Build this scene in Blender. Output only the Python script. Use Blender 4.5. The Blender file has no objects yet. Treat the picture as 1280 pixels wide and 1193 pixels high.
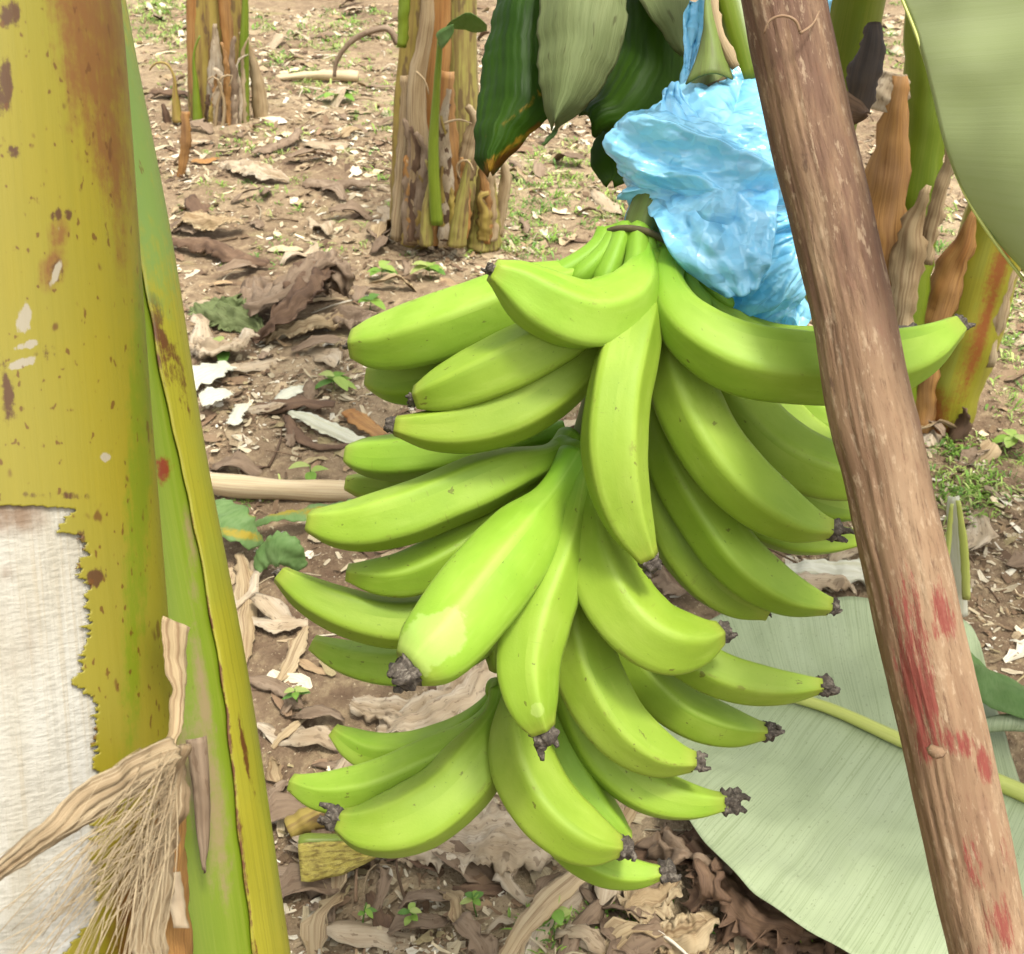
import bpy, math, random
import numpy as np
from mathutils import noise as mn, Vector

random.seed(7)
rng = np.random.default_rng(7)
scene = bpy.context.scene
COL = scene.collection

# ------------------------------------------------------------------ camera, world, sun, exposure
FPX = 1372.0                       # focal length in pixels of the 1280 x 1193 photograph
PITCH = math.radians(32.0)
CAM = np.array([0.0, 0.0, 1.40])
cam_data = bpy.data.cameras.new("camera")
cam = bpy.data.objects.new("camera", cam_data)
COL.objects.link(cam)
cam.location = CAM
cam.rotation_euler = (math.pi / 2 - PITCH, 0, 0)
cam_data.sensor_width = 36.0
cam_data.lens = FPX / 1280 * 36.0
cam_data.clip_start = 0.02
cam_data.clip_end = 400
cam_data.dof.use_dof = True
cam_data.dof.focus_distance = 0.95
cam_data.dof.aperture_fstop = 22
scene.camera = cam

SUN_EL, SUN_AZ = math.radians(71), math.radians(140)      # azimuth from +Y towards +X
world = bpy.data.worlds.new("World")
scene.world = world
world.use_nodes = True
wn = world.node_tree
bg = wn.nodes["Background"]
sky = wn.nodes.new("ShaderNodeTexSky")
sky.sky_type = 'NISHITA'
sky.sun_disc = False
sky.sun_elevation = SUN_EL
sky.sun_rotation = SUN_AZ
sky.air_density = 1.0
sky.dust_density = 4.0
bw = wn.nodes.new("ShaderNodeRGBToBW")
warm = wn.nodes.new("ShaderNodeMix"); warm.data_type = 'RGBA'; warm.blend_type = 'MULTIPLY'
warm.inputs[0].default_value = 1.0
warm.inputs[7].default_value = (1.0, 0.985, 0.94, 1)
mixw = wn.nodes.new("ShaderNodeMix"); mixw.data_type = 'RGBA'
mixw.inputs[0].default_value = 0.85                       # thin white cloud over the blue
wn.links.new(sky.outputs[0], bw.inputs[0])
wn.links.new(bw.outputs[0], warm.inputs[6])
wn.links.new(sky.outputs[0], mixw.inputs[6])
wn.links.new(warm.outputs[2], mixw.inputs[7])
wn.links.new(mixw.outputs[2], bg.inputs[0])
bg.inputs[1].default_value = 0.15

sun_data = bpy.data.lights.new("sun", 'SUN')
sun_data.energy = 1.1
sun_data.angle = math.radians(10.0)
sun_data.color = (1.0, 0.95, 0.86)
sun = bpy.data.objects.new("sun", sun_data)
COL.objects.link(sun)
sdir = Vector((math.sin(SUN_AZ) * math.cos(SUN_EL), math.cos(SUN_AZ) * math.cos(SUN_EL), math.sin(SUN_EL)))
sun.rotation_euler = sdir.to_track_quat('Z', 'Y').to_euler()
sun.location = (1, 1, 6)

scene.view_settings.view_transform = 'Standard'
scene.view_settings.look = 'None'
scene.view_settings.gamma = 1
scene.view_settings.exposure = 1.87
scene.cycles.max_bounces = 10

# ------------------------------------------------------------------ geometry helpers
FW = np.array([0.0, math.cos(PITCH), -math.sin(PITCH)])
UP = np.array([0.0, math.sin(PITCH), math.cos(PITCH)])
RT = np.array([1.0, 0.0, 0.0])

def P(px, py, d):
    return CAM + d * (FW + (px - 640) / FPX * RT - (py - 596.5) / FPX * UP)

def G(px, py, h=0.0):
    r = FW + (px - 640) / FPX * RT - (py - 596.5) / FPX * UP
    return CAM + r * ((h - CAM[2]) / r[2])

def V(px, py, Y):
    r = FW + (px - 640) / FPX * RT - (py - 596.5) / FPX * UP
    return CAM + r * (Y / r[1])

def proj(p):
    q = np.asarray(p) - CAM
    d = q @ FW
    return 640 + FPX * (q @ RT) / d, 596.5 - FPX * (q @ UP) / d, d

def cr(pts, n):
    """Catmull-Rom through pts, n samples evenly spaced by arc length (all columns follow)."""
    p = np.array(pts, float)
    if len(p) == 2:
        t = np.linspace(0, 1, n)[:, None]
        return p[0] * (1 - t) + p[1] * t
    h = np.maximum(np.linalg.norm(np.diff(p[:, :3], axis=0), axis=1), 1e-6)[:, None]
    sl = np.diff(p, axis=0) / h
    m = np.zeros_like(p)
    m[1:-1] = (sl[:-1] * h[1:] + sl[1:] * h[:-1]) / (h[:-1] + h[1:])
    m[0] = 1.5 * sl[0] - .5 * m[1]; m[-1] = 1.5 * sl[-1] - .5 * m[-2]
    out = []
    for i in range(len(p) - 1):
        t = np.linspace(0, 1, 40, endpoint=False)[:, None]
        out.append((2 * t ** 3 - 3 * t ** 2 + 1) * p[i] + (t ** 3 - 2 * t ** 2 + t) * h[i] * m[i]
                   + (-2 * t ** 3 + 3 * t ** 2) * p[i + 1] + (t ** 3 - t ** 2) * h[i] * m[i + 1])
    out = np.vstack(out + [p[-1:]])
    s = np.concatenate([[0], np.cumsum(np.linalg.norm(np.diff(out[:, :3], axis=0), axis=1))])
    u = np.linspace(0, s[-1], n)
    return np.stack([np.interp(u, s, out[:, k]) for k in range(out.shape[1])], 1)

def unit(a):
    return a / np.maximum(np.linalg.norm(a, axis=-1, keepdims=True), 1e-9)

def ground_z(x, y):
    return (0.05 * mn.noise(Vector((x * 0.9, y * 0.9, 3.1))) + 0.018 * mn.noise(Vector((x * 4, y * 4, 1.7)))
            + 0.008 * mn.noise(Vector((x * 13, y * 13, 5.7))))

WL = {}
class MB:
    def __init__(self):
        self.v, self.f, self.uv, self.at, self.n = [], [], [], {}, 0
    def add(self, verts, faces, uvs, **at):
        verts = np.asarray(verts, float).reshape(-1, 3)
        off = self.n
        self.v.append(verts)
        for fc, u in zip(faces, uvs):
            self.f.append([int(i) + off for i in fc])
            self.uv.extend(u)
        for k, a in at.items():
            self.at.setdefault(k, []).append((off, np.asarray(a, float)))
        self.n += len(verts)
        return self
    def build(self, name, mat, parent=None, smooth=True, loc=None):
        v = np.vstack(self.v)
        if loc is None:
            loc = v[np.argmin(v[:, 2])] if parent is None else v.mean(0)
        loc = np.asarray(loc, float)
        me = bpy.data.meshes.new(name)
        me.from_pydata((v - loc).tolist(), [], self.f)
        uvl = me.uv_layers.new(name="UVMap")
        uvl.data.foreach_set("uv", np.asarray(self.uv, np.float32).reshape(-1))
        for k, parts in self.at.items():
            dim = parts[0][1].ndim
            if dim == 1:
                arr = np.zeros(len(v), np.float32)
                for off, a in parts: arr[off:off + len(a)] = a
                me.attributes.new(k, 'FLOAT', 'POINT').data.foreach_set("value", arr)
            else:
                arr = np.zeros((len(v), 4), np.float32); arr[:, 3] = 1
                for off, a in parts: arr[off:off + len(a), :3] = a
                me.attributes.new(k, 'FLOAT_COLOR', 'POINT').data.foreach_set("color", arr.reshape(-1))
        if smooth:
            me.polygons.foreach_set("use_smooth", [True] * len(me.polygons))
        me.materials.append(mat)
        me.update()
        o = bpy.data.objects.new(name, me)
        COL.objects.link(o)
        o.parent = parent
        base = WL[parent.name] if parent else np.zeros(3)
        o.location = loc - base
        WL[o.name] = loc
        return o

def tag(o, label=None, cat=None, group=None, kind=None):
    for k, val in (("label", label), ("category", cat), ("group", group), ("kind", kind)):
        if val: o[k] = val
    return o

def thing(name, loc, label, cat, group=None):
    o = bpy.data.objects.new(name, None)
    o.empty_display_size = 0.05
    COL.objects.link(o)
    o.location = loc
    WL[o.name] = np.asarray(loc, float)
    return tag(o, label, cat, group)

def frames(path, ref):
    """Tangent, normal (towards ref direction) and binormal, carried along the path."""
    t = unit(np.gradient(path, axis=0))
    n = np.zeros_like(path)
    r = ref - path[0] if np.ndim(ref) == 1 else ref[0]
    r = r - t[0] * (r @ t[0]); n[0] = unit(r)
    for i in range(1, len(path)):
        q = n[i - 1] - t[i] * (n[i - 1] @ t[i])
        n[i] = unit(q)
    return t, n, np.cross(t, n)

def tube(mb, path, rad, seg=24, prof=None, ref=None, caps=True, attr=None, th0=0.0, th1=2 * math.pi, radfn=None):
    """Swept tube. theta=0 faces ref (the viewer side). th0/th1 may be arrays per ring for a partial wrap."""
    path = np.asarray(path, float); m = len(path)
    rad = np.broadcast_to(np.asarray(rad, float), (m,))
    t, n, b = frames(path, CAM if ref is None else ref)
    closed = np.ndim(th0) == 0 and abs(th1 - th0 - 2 * math.pi) < 1e-6
    k = seg if closed else seg + 1
    a = np.linspace(0, 1, seg + 1)[:k]
    th = np.asarray(th0).reshape(-1, 1) * (1 - a) + np.asarray(th1).reshape(-1, 1) * a
    th = np.broadcast_to(th, (m, k))
    rr = rad[:, None] * np.ones_like(th)
    if prof is not None: rr = rr * prof(th, np.linspace(0, 1, m)[:, None])
    pts = path[:, None] + rr[..., None] * (np.cos(th)[..., None] * n[:, None] + np.sin(th)[..., None] * b[:, None])
    s = np.concatenate([[0], np.cumsum(np.linalg.norm(np.diff(path, axis=0), axis=1))])
    rm = rad.mean()
    faces, uvs = [], []
    for i in range(m - 1):
        for j in range(seg):
            j2 = (j + 1) % k
            faces.append((i * k + j, i * k + j2, (i + 1) * k + j2, (i + 1) * k + j))
            u0 = th[i, j] * rm
            u1 = (th[i, j] + (th[i, 1] - th[i, 0])) * rm
            uvs.append(((u0, s[i]), (u1, s[i]), (u1, s[i + 1]), (u0, s[i + 1])))
    vs = pts.reshape(-1, 3)
    if caps and closed:
        vs = np.vstack([vs, path[0], path[-1]])
        c0, c1 = m * k, m * k + 1
        for j in range(seg):
            j2 = (j + 1) % k
            faces.append((c0, j2, j)); uvs.append(((0, 0), (.01, 0), (0, .01)))
            faces.append((c1, (m - 1) * k + j, (m - 1) * k + j2)); uvs.append(((0, s[-1]), (.01, s[-1]), (0, s[-1])))
    at = {kk: fn(vs) for kk, fn in attr.items()} if attr else {}
    mb.add(vs, faces, uvs, **at)
    return mb

def shell(mb, pts, th=0.0015, attr=None, uvscale=None):
    """Grid of points (nu, nv, 3) made into a thin closed solid."""
    pts = np.asarray(pts, float); nu, nv = pts.shape[:2]
    n = unit(np.cross(np.gradient(pts, axis=0), np.gradient(pts, axis=1)))
    if th <= 0:
        vs = pts.reshape(-1, 3)
    else:
        vs = np.vstack([(pts + n * th / 2).reshape(-1, 3), (pts - n * th / 2).reshape(-1, 3)])
    su = np.concatenate([[0], np.cumsum(np.linalg.norm(np.diff(pts[:, nv // 2], axis=0), axis=1))])
    wv = np.linalg.norm(np.diff(pts, axis=1), axis=2).sum(1).max()
    sv = np.linspace(-wv / 2, wv / 2, nv)
    faces, uvs = [], []
    N = nu * nv
    for i in range(nu - 1):
        for j in range(nv - 1):
            q = (i * nv + j, (i + 1) * nv + j, (i + 1) * nv + j + 1, i * nv + j + 1)
            u = ((sv[j], su[i]), (sv[j], su[i + 1]), (sv[j + 1], su[i + 1]), (sv[j + 1], su[i]))
            faces.append(q); uvs.append(u)
            if th > 0:
                faces.append(tuple(N + x for x in q[::-1])); uvs.append(u[::-1])
    if th > 0:
        ring = [(i, 0) for i in range(nu)] + [(nu - 1, j) for j in range(1, nv)] + [(i, nv - 1) for i in range(nu - 2, -1, -1)] + [(0, j) for j in range(nv - 2, 0, -1)]
        for (a, b), (c, d) in zip(ring, ring[1:] + ring[:1]):
            faces.append((a * nv + b, N + a * nv + b, N + c * nv + d, c * nv + d))
            uvs.append(((sv[b], su[a]), (sv[b], su[a]), (sv[d], su[c]), (sv[d], su[c])))
    at = {kk: fn(vs) for kk, fn in attr.items()} if attr else {}
    mb.add(vs, faces, uvs, **at)
    return mb

def sheet_pts(A, B, nu, nv, bulge=0.0, wob=0.0, wobs=12.0, side=None, pleat=0.0, npl=6, seed=0.0, fold=0.0, rooted=False):
    a, b = cr(A, nu), cr(B, nu)
    v = np.linspace(0, 1, nv)[None, :, None]
    pts = a[:, None] * (1 - v) + b[:, None] * v
    n = unit(np.cross(np.gradient(pts, axis=0), np.gradient(pts, axis=1)))
    if side is None: side = CAM
    sgn = np.sign(((side - pts) * n).sum(-1, keepdims=True))
    n = n * sgn
    off = bulge * np.sin(np.pi * v[..., 0]) + fold * np.abs(2 * v[..., 0] - 1)
    off = np.broadcast_to(off, pts.shape[:2]).copy()
    if pleat:
        off += pleat * np.sin(v[..., 0] * npl * 2 * np.pi + 1.5 * np.sin(np.linspace(0, 5, nu))[:, None] + seed)
    if wob:
        for i in range(nu):
            for j in range(nv):
                p = pts[i, j]
                off[i, j] += wob * (min(1, 3 * v[0, j, 0]) if rooted else 1) * mn.fractal(Vector((p[0] * wobs + seed, p[1] * wobs, p[2] * wobs)), 1.0, 2.0, 3)
    return pts + n * off[..., None]

def ribbon_pts(path, width, facing, cup=0.0, nv=7, wob=0.0, seed=0.0, pleat=0.0, npl=3, twist=0.0):
    """Strip along a path; cup is the total angle its cross section bends through (away from facing)."""
    path = np.asarray(path, float); m = len(path)
    w = np.broadcast_to(np.asarray(width, float), (m,))
    t, n, b = frames(path, np.asarray(facing, float))
    tw = np.linspace(0, twist, m)[:, None]
    n, b = n * np.cos(tw) + b * np.sin(tw), -n * np.sin(tw) + b * np.cos(tw)
    a = np.linspace(-0.5, 0.5, nv)
    if abs(cup) > 1e-3:
        R = w / abs(cup)
        y = np.sin(a * cup)[None, :] * R[:, None] * np.sign(cup)
        z = (np.cos(a * cup) - 1)[None, :] * R[:, None] * np.sign(cup)
    else:
        y = a[None, :] * w[:, None]; z = np.zeros((m, nv))
    if pleat: z = z + pleat * np.sin(a * npl * 2 * np.pi + seed)[None, :] * (w / w.max())[:, None]
    pts = path[:, None] + y[..., None] * b[:, None] + z[..., None] * n[:, None]
    if wob:
        for i in range(m):
            for j in range(nv):
                q = pts[i, j] * 18 + seed
                e = abs(2 * j / (nv - 1) - 1) ** 3
                pts[i, j] += (n[i] * wob * (mn.noise(Vector(q)) + .45 * mn.noise(Vector(q * 2.7 + 5)) + .2 * mn.noise(Vector(q * 7 + 9)))
                              + b[i] * wob * (0.6 * mn.noise(Vector(q + 31)) + e * 1.1 * mn.noise(Vector(q * 3.5 + 17)) + e * .7 * mn.noise(Vector(q * 9 + 11))))
    return pts

def blobs(lst, noise_amt=0.0):
    """Stain shapes laid on a surface: list of (px, py, rx, ry, angle_deg, strength)."""
    def fn(vs):
        x, y, _ = proj(vs)
        out = np.zeros(len(vs))
        for bx, by, rx, ry, ang, st in lst:
            c, s = math.cos(math.radians(ang)), math.sin(math.radians(ang))
            dx, dy = x - bx, y - by
            u, w = (dx * c + dy * s) / rx, (-dx * s + dy * c) / ry
            out = np.maximum(out, st * np.clip(1.5 - np.sqrt(u * u + w * w), 0, 1))
        return out
    return fn

# ------------------------------------------------------------------ materials
def lin(c): return tuple(((x / 255) / 12.92 if x / 255 <= 0.04045 else ((x / 255 + 0.055) / 1.055) ** 2.4) for x in c)
def A(r, g, b, k=0.6): return tuple(k * x for x in lin((r, g, b))) + (1.0,)

class NT:
    def __init__(self, name):
        self.m = bpy.data.materials.new(name); self.m.use_nodes = True
        self.t = self.m.node_tree; self.t.nodes.clear()
        self.out = self.t.nodes.new("ShaderNodeOutputMaterial")
        uv = self.t.nodes.new("ShaderNodeUVMap"); uv.uv_map = "UVMap"; self.uv = uv.outputs[0]
        oi = self.t.nodes.new("ShaderNodeObjectInfo"); self.rand = oi.outputs["Random"]
        self.geo = self.t.nodes.new("ShaderNodeNewGeometry")
    def n(self, typ, **kw):
        nd = self.t.nodes.new(typ)
        for k, v in kw.items(): setattr(nd, k, v)
        return nd
    def l(self, a, b): self.t.links.new(a, b)
    def noise(self, scale, detail=3.0, rough=0.55, coord=None, dist=0.0):
        mp = self.n("ShaderNodeMapping")
        sc = scale if hasattr(scale, '__len__') else (scale, scale, scale)
        mp.inputs["Scale"].default_value = tuple(sc) + (1.0,) * (3 - len(sc))
        self.l(coord or self.uv, mp.inputs["Vector"])
        nz = self.n("ShaderNodeTexNoise", noise_dimensions='4D')
        mul = self.n("ShaderNodeMath", operation='MULTIPLY'); mul.inputs[1].default_value = 57.0
        self.l(self.rand, mul.inputs[0]); self.l(mul.outputs[0], nz.inputs["W"])
        nz.inputs["Scale"].default_value = 1.0
        nz.inputs["Detail"].default_value = detail
        nz.inputs["Roughness"].default_value = rough
        nz.inputs["Distortion"].default_value = dist
        self.l(mp.outputs[0], nz.inputs["Vector"])
        return nz.outputs["Fac"]
    def ramp(self, fac, stops):
        r = self.n("ShaderNodeValToRGB"); e = r.color_ramp.elements
        while len(e) < len(stops): e.new(0.5)
        for el, (p, c) in zip(e, stops): el.position = p; el.color = c
        self.l(fac, r.inputs[0]); return r.outputs[0]
    def step(self, fac, lo, hi, amt=1.0):
        mr = self.n("ShaderNodeMapRange", interpolation_type='SMOOTHSTEP')
        mr.inputs[1].default_value = lo; mr.inputs[2].default_value = hi; mr.inputs[4].default_value = amt
        self.l(fac, mr.inputs[0]); return mr.outputs[0]
    def math(self, op, a, b=None):
        m = self.n("ShaderNodeMath", operation=op)
        for i, x in enumerate((a, b)):
            if x is None: continue
            if isinstance(x, (int, float)): m.inputs[i].default_value = x
            else: self.l(x, m.inputs[i])
        return m.outputs[0]
    def mix(self, fac, a, b, mode='MIX'):
        m = self.n("ShaderNodeMix", data_type='RGBA', blend_type=mode)
        for i, x in ((0, fac), (6, a), (7, b)):
            if isinstance(x, (int, float, tuple)): m.inputs[i].default_value = x
            else: self.l(x, m.inputs[i])
        return m.outputs[2]
    def attr(self, name, fac=True):
        a = self.n("ShaderNodeAttribute", attribute_name=name)
        return a.outputs["Fac"] if fac else a.outputs["Color"]
    def bump(self, h, strength=0.3, dist=0.002, normal=None):
        b = self.n("ShaderNodeBump"); b.inputs["Strength"].default_value = strength; b.inputs["Distance"].default_value = dist
        self.l(h, b.inputs["Height"])
        if normal is not None: self.l(normal, b.inputs["Normal"])
        return b.outputs[0]
    def finish(self, col, rough=0.5, normal=None, transl=0.0, tcol=None, sss=0.0, spec=0.5, coat=0.0):
        p = self.n("ShaderNodeBsdfPrincipled")
        self.l(col, p.inputs["Base Color"]) if not isinstance(col, tuple) else setattr(p.inputs["Base Color"], "default_value", col)
        if isinstance(rough, (int, float)): p.inputs["Roughness"].default_value = rough
        else: self.l(rough, p.inputs["Roughness"])
        p.inputs["Specular IOR Level"].default_value = spec
        if coat: p.inputs["Coat Weight"].default_value = coat; p.inputs["Coat Roughness"].default_value = 0.25
        if sss:
            p.inputs["Subsurface Weight"].default_value = sss
            p.inputs["Subsurface Radius"].default_value = (1.0, 1.0, 0.3)
            p.inputs["Subsurface Scale"].default_value = 0.006
        if normal is not None: self.l(normal, p.inputs["Normal"])
        sh = p.outputs[0]
        if transl:
            tr = self.n("ShaderNodeBsdfTranslucent")
            if tcol is None: self.l(col, tr.inputs[0])
            elif isinstance(tcol, tuple): tr.inputs[0].default_value = tcol
            else: self.l(tcol, tr.inputs[0])
            if normal is not None: self.l(normal, tr.inputs["Normal"])
            ms = self.n("ShaderNodeMixShader"); ms.inputs[0].default_value = transl
            self.l(sh, ms.inputs[1]); self.l(tr.outputs[0], ms.inputs[2]); sh = ms.outputs[0]
        self.l(sh, self.out.inputs[0])
        return self.m

def plant(name, cols, big=(10, 4), streak=(350, 7), scol=None, samt=0.5, spot=None, rough=0.5, transl=0.0, bump=0.25,
          bdist=0.0015, attrs=(), spec=0.4, slo=0.42, shi=0.68, tcol=None, fine=0.0, sss=0.0):
    """Fibrous plant surface: broad colour drift, streaks along its length, specks, stains from point attributes."""
    N = NT(name)
    n1 = N.noise(big, 4)
    col = N.ramp(n1, [(0.3 + 0.4 * i / max(1, len(cols) - 1), c) for i, c in enumerate(cols)])
    n2 = N.noise(streak, 4, 0.6)
    if scol: col = N.mix(N.step(n2, slo, shi, samt), col, scol)
    for at, c, soft in attrs:
        nz = N.noise((110, 90), 6, 0.7)
        nf = N.noise((streak[0], streak[1] * 2), 4, 0.7)
        f = N.math('ADD', N.attr(at), N.math('MULTIPLY', N.math('SUBTRACT', nz, 0.5), 1.8))
        f = N.math('ADD', f, N.math('MULTIPLY', N.math('SUBTRACT', nf, 0.5), 0.9))
        f = N.math('MULTIPLY', f, N.step(N.attr(at), 0.0, 0.15))
        col = N.mix(N.step(f, 0.5 - soft, 0.5 + soft), col, c)
    if spot:
        for sc, thr, c, amt in spot:
            ns = N.noise(sc, 2, 0.5)
            col = N.mix(N.step(ns, thr, thr + 0.05, amt), col, c)
    nf = N.noise((streak[0] * 2.5, streak[1] * 10), 3, 0.7)
    h = N.math('ADD', n2, N.math('MULTIPLY', nf, 0.5))
    nrm = N.bump(h, bump, bdist)
    return N.finish(col, rough, nrm, transl, tcol, spec=spec, sss=sss)

M = {}
def make_materials():
    # banana skin
    N = NT("banana_skin")
    n1 = N.noise((14, 9), 4)
    col = N.ramp(n1, [(0.3, A(136, 172, 40, .56)), (0.52, A(154, 187, 54, .56)), (0.72, A(172, 200, 76, .56))])
    base = N.attr("along")
    col = N.mix(N.step(base, 0.30, 0.02, 0.65), col, A(112, 168, 24))          # greener at the neck
    col = N.mix(N.step(base, 0.93, 1.0, 0.6), col, A(160, 172, 60))
    rid = N.attr("ridge")
    col = N.mix(N.math('MULTIPLY', N.step(rid, 0.55, 1.0), 0.28), col, A(184, 210, 92))  # ridges paler, with a highlight line put into the colour
    fx = N.noise((160, 30), 4, 0.6)
    col = N.mix(N.step(fx, 0.5, 0.8, 0.28), col, A(180, 204, 92))
    sp = N.noise((420, 300), 2, 0.5)
    col = N.mix(N.step(sp, 0.68, 0.74, 0.5), col, A(96, 120, 30))
    sp2 = N.noise((110, 70), 3, 0.6)
    col = N.mix(N.step(sp2, 0.66, 0.70, 0.65), col, A(96, 84, 30))
    sc = N.noise((60, 420), 4, 0.6)
    col = N.mix(N.math('MULTIPLY', N.step(sc, 0.62, 0.68, 0.4), N.step(N.noise((20, 14), 3), .55, .62)), col, A(120, 120, 44))
    mo = N.noise((45, 30), 5, 0.7)
    col = N.mix(N.step(mo, 0.5, 0.72, 0.3), col, A(128, 166, 30))
    rs = N.noise((120, 60), 5, 0.7)
    col = N.mix(N.math('MULTIPLY', N.step(rs, .58, .66, .6), N.step(rid, .3, .9)), col, A(126, 118, 50))
    sap = N.attr("sap")
    sz = N.math('ADD', sap, N.math('MULTIPLY', N.math('SUBTRACT', N.noise((34, 50), 5, .65), 0.5), 1.3))
    sm = N.math('MULTIPLY', N.step(sz, 0.45, 0.6), N.step(sap, 0.0, 0.2))
    col = N.mix(N.math('MULTIPLY', sm, 0.4), col, A(196, 216, 124))
    rv = N.n("ShaderNodeHueSaturation")
    N.l(N.math('ADD', N.math('MULTIPLY', N.rand, 0.24), 0.88), rv.inputs["Value"])
    N.l(N.math('ADD', N.math('MULTIPLY', N.rand, 0.016), 0.494), rv.inputs["Hue"])
    N.l(col, rv.inputs["Color"])
    rg = N.math('ADD', N.math('MULTIPLY', N.noise((40, 25), 3), 0.25), 0.48)
    nrm = N.bump(N.math('ADD', N.noise((90, 30), 4), N.math('MULTIPLY', N.noise((600, 500), 2), 0.25)), 0.22, 0.002)
    M["banana"] = N.finish(rv.outputs[0], rg, nrm, sss=0.05, spec=0.32)
    M["flower"] = plant("withered_flower", [A(60, 52, 44), A(100, 90, 78), A(160, 150, 134)], big=(260, 260), streak=(700, 200), scol=A(30, 24, 20), rough=0.85, bump=0.8, bdist=0.002)
    M["stalk"] = plant("fruit_stalk", [A(96, 120, 44), A(128, 146, 66)], big=(30, 12), streak=(300, 30), scol=A(92, 84, 48), samt=0.4, rough=0.6)
    M["scar"] = plant("scar_ring", [A(92, 84, 52), A(120, 108, 70)], streak=(300, 80), scol=A(64, 54, 36), rough=0.8, bump=0.6)
    # plastic bag
    N = NT("blue_plastic")
    c = N.ramp(N.noise((9, 9), 3), [(0.3, (.22, .64, .93, 1)), (0.7, (.38, .77, .96, 1))])
    pos = N.geo.outputs["Position"]
    def ridged(scale, rot, dist):
        mp = N.n("ShaderNodeMapping"); mp.inputs["Scale"].default_value = scale; mp.inputs["Rotation"].default_value = (0, rot, 0)
        N.l(pos, mp.inputs["Vector"])
        nz = N.n("ShaderNodeTexNoise", noise_dimensions='3D', noise_type='RIDGED_MULTIFRACTAL')
        nz.inputs["Scale"].default_value = 1.0; nz.inputs["Detail"].default_value = 3.0; nz.inputs["Distortion"].default_value = dist
        N.l(mp.outputs[0], nz.inputs["Vector"]); return nz.outputs["Fac"]
    def vor(scale, rot):
        mp = N.n("ShaderNodeMapping"); mp.inputs["Scale"].default_value = scale; mp.inputs["Rotation"].default_value = (0, rot, 0)
        dn = N.n("ShaderNodeTexNoise"); dn.inputs["Scale"].default_value = 22.0
        va = N.n("ShaderNodeVectorMath", operation='MULTIPLY_ADD'); va.inputs[1].default_value = (.03, .03, .03)
        N.l(pos, dn.inputs["Vector"]); N.l(dn.outputs["Color"], va.inputs[0]); N.l(pos, va.inputs[2]); N.l(va.outputs[0], mp.inputs["Vector"])
        vz = N.n("ShaderNodeTexVoronoi"); vz.inputs["Scale"].default_value = 1.0
        N.l(mp.outputs[0], vz.inputs["Vector"]); return vz.outputs["Distance"]
    lay = ridged((7, 20, 40), .4, 1.2)                        # doubled layers of film are a deeper blue
    c = N.mix(N.step(lay, .75, 1.25, .65), c, (.10, .50, .88, 1))
    lay2 = ridged((16, 30, 22), -.9, 1.0)
    c = N.mix(N.step(lay2, .9, 1.3, .5), c, (.62, .90, .97, 1))
    h = N.math('ADD', N.math('MULTIPLY', ridged((9, 30, 46), .35, .6), .8), N.math('MULTIPLY', vor((16, 40, 74), .35), 1.3))
    h = N.math('ADD', h, N.math('MULTIPLY', vor((60, 90, 150), .2), .35))
    n = N.bump(h, 0.45, 0.004)
    def facet(scale, rot, amt, warp):
        mp = N.n("ShaderNodeMapping"); mp.inputs["Scale"].default_value = scale; mp.inputs["Rotation"].default_value = (0, rot, 0)
        dn = N.n("ShaderNodeTexNoise"); dn.inputs["Scale"].default_value = 16.0; dn.inputs["Detail"].default_value = 2.0
        va = N.n("ShaderNodeVectorMath", operation='MULTIPLY_ADD'); va.inputs[1].default_value = (warp,) * 3
        N.l(pos, dn.inputs["Vector"]); N.l(dn.outputs["Color"], va.inputs[0]); N.l(pos, va.inputs[2]); N.l(va.outputs[0], mp.inputs["Vector"])
        vz = N.n("ShaderNodeTexVoronoi"); vz.inputs["Scale"].default_value = 1.0
        N.l(mp.outputs[0], vz.inputs["Vector"])
        sb = N.n("ShaderNodeVectorMath", operation='SUBTRACT'); sb.inputs[1].default_value = (.5, .5, .5)
        ml = N.n("ShaderNodeVectorMath", operation='SCALE'); ml.inputs["Scale"].default_value = amt
        N.l(vz.outputs["Color"], sb.inputs[0]); N.l(sb.outputs[0], ml.inputs[0]); return ml.outputs[0]
    for args in (((22, 30, 62), .4, .55, .05), ((60, 60, 26), -.5, .45, .04), ((75, 90, 150), .2, .35, .02)):
        ad = N.n("ShaderNodeVectorMath", operation='ADD'); N.l(n, ad.inputs[0]); N.l(facet(*args), ad.inputs[1])
        nm = N.n("ShaderNodeVectorMath", operation='NORMALIZE'); N.l(ad.outputs[0], nm.inputs[0]); n = nm.outputs[0]
    M["bag"] = N.finish(c, 0.16, n, transl=0.35, tcol=(.30, .76, .98, 1), spec=0.8, coat=.5)
    # wood
    N = NT("weathered_pole")
    big = N.noise((22, 5), 4, 0.6)
    col = N.ramp(big, [(0.3, A(146, 112, 84, .46)), (0.5, A(180, 146, 112, .46)), (0.7, A(204, 174, 138, .46))])
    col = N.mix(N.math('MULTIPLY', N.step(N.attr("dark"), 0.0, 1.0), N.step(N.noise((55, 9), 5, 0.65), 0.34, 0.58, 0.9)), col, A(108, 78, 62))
    gr = N.noise((240, 11), 6, 0.7)
    col = N.mix(N.step(gr, 0.54, 0.76, 0.6), col, A(112, 80, 58))
    g2 = N.noise((460, 55), 4, 0.75)
    col = N.mix(N.step(g2, 0.55, 0.66, 0.6), col, A(100, 72, 54))
    g3 = N.noise((190, 60), 4, 0.7)
    col = N.mix(N.step(g3, 0.56, 0.66, 0.45), col, A(134, 98, 74))
    col = N.mix(N.step(g3, 0.46, 0.36, 0.55), col, A(214, 188, 154, .48))
    g4 = N.noise((14, 7), 5, 0.7)
    col = N.mix(N.step(g4, 0.54, 0.66, 0.45), col, A(138, 100, 82))
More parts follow.
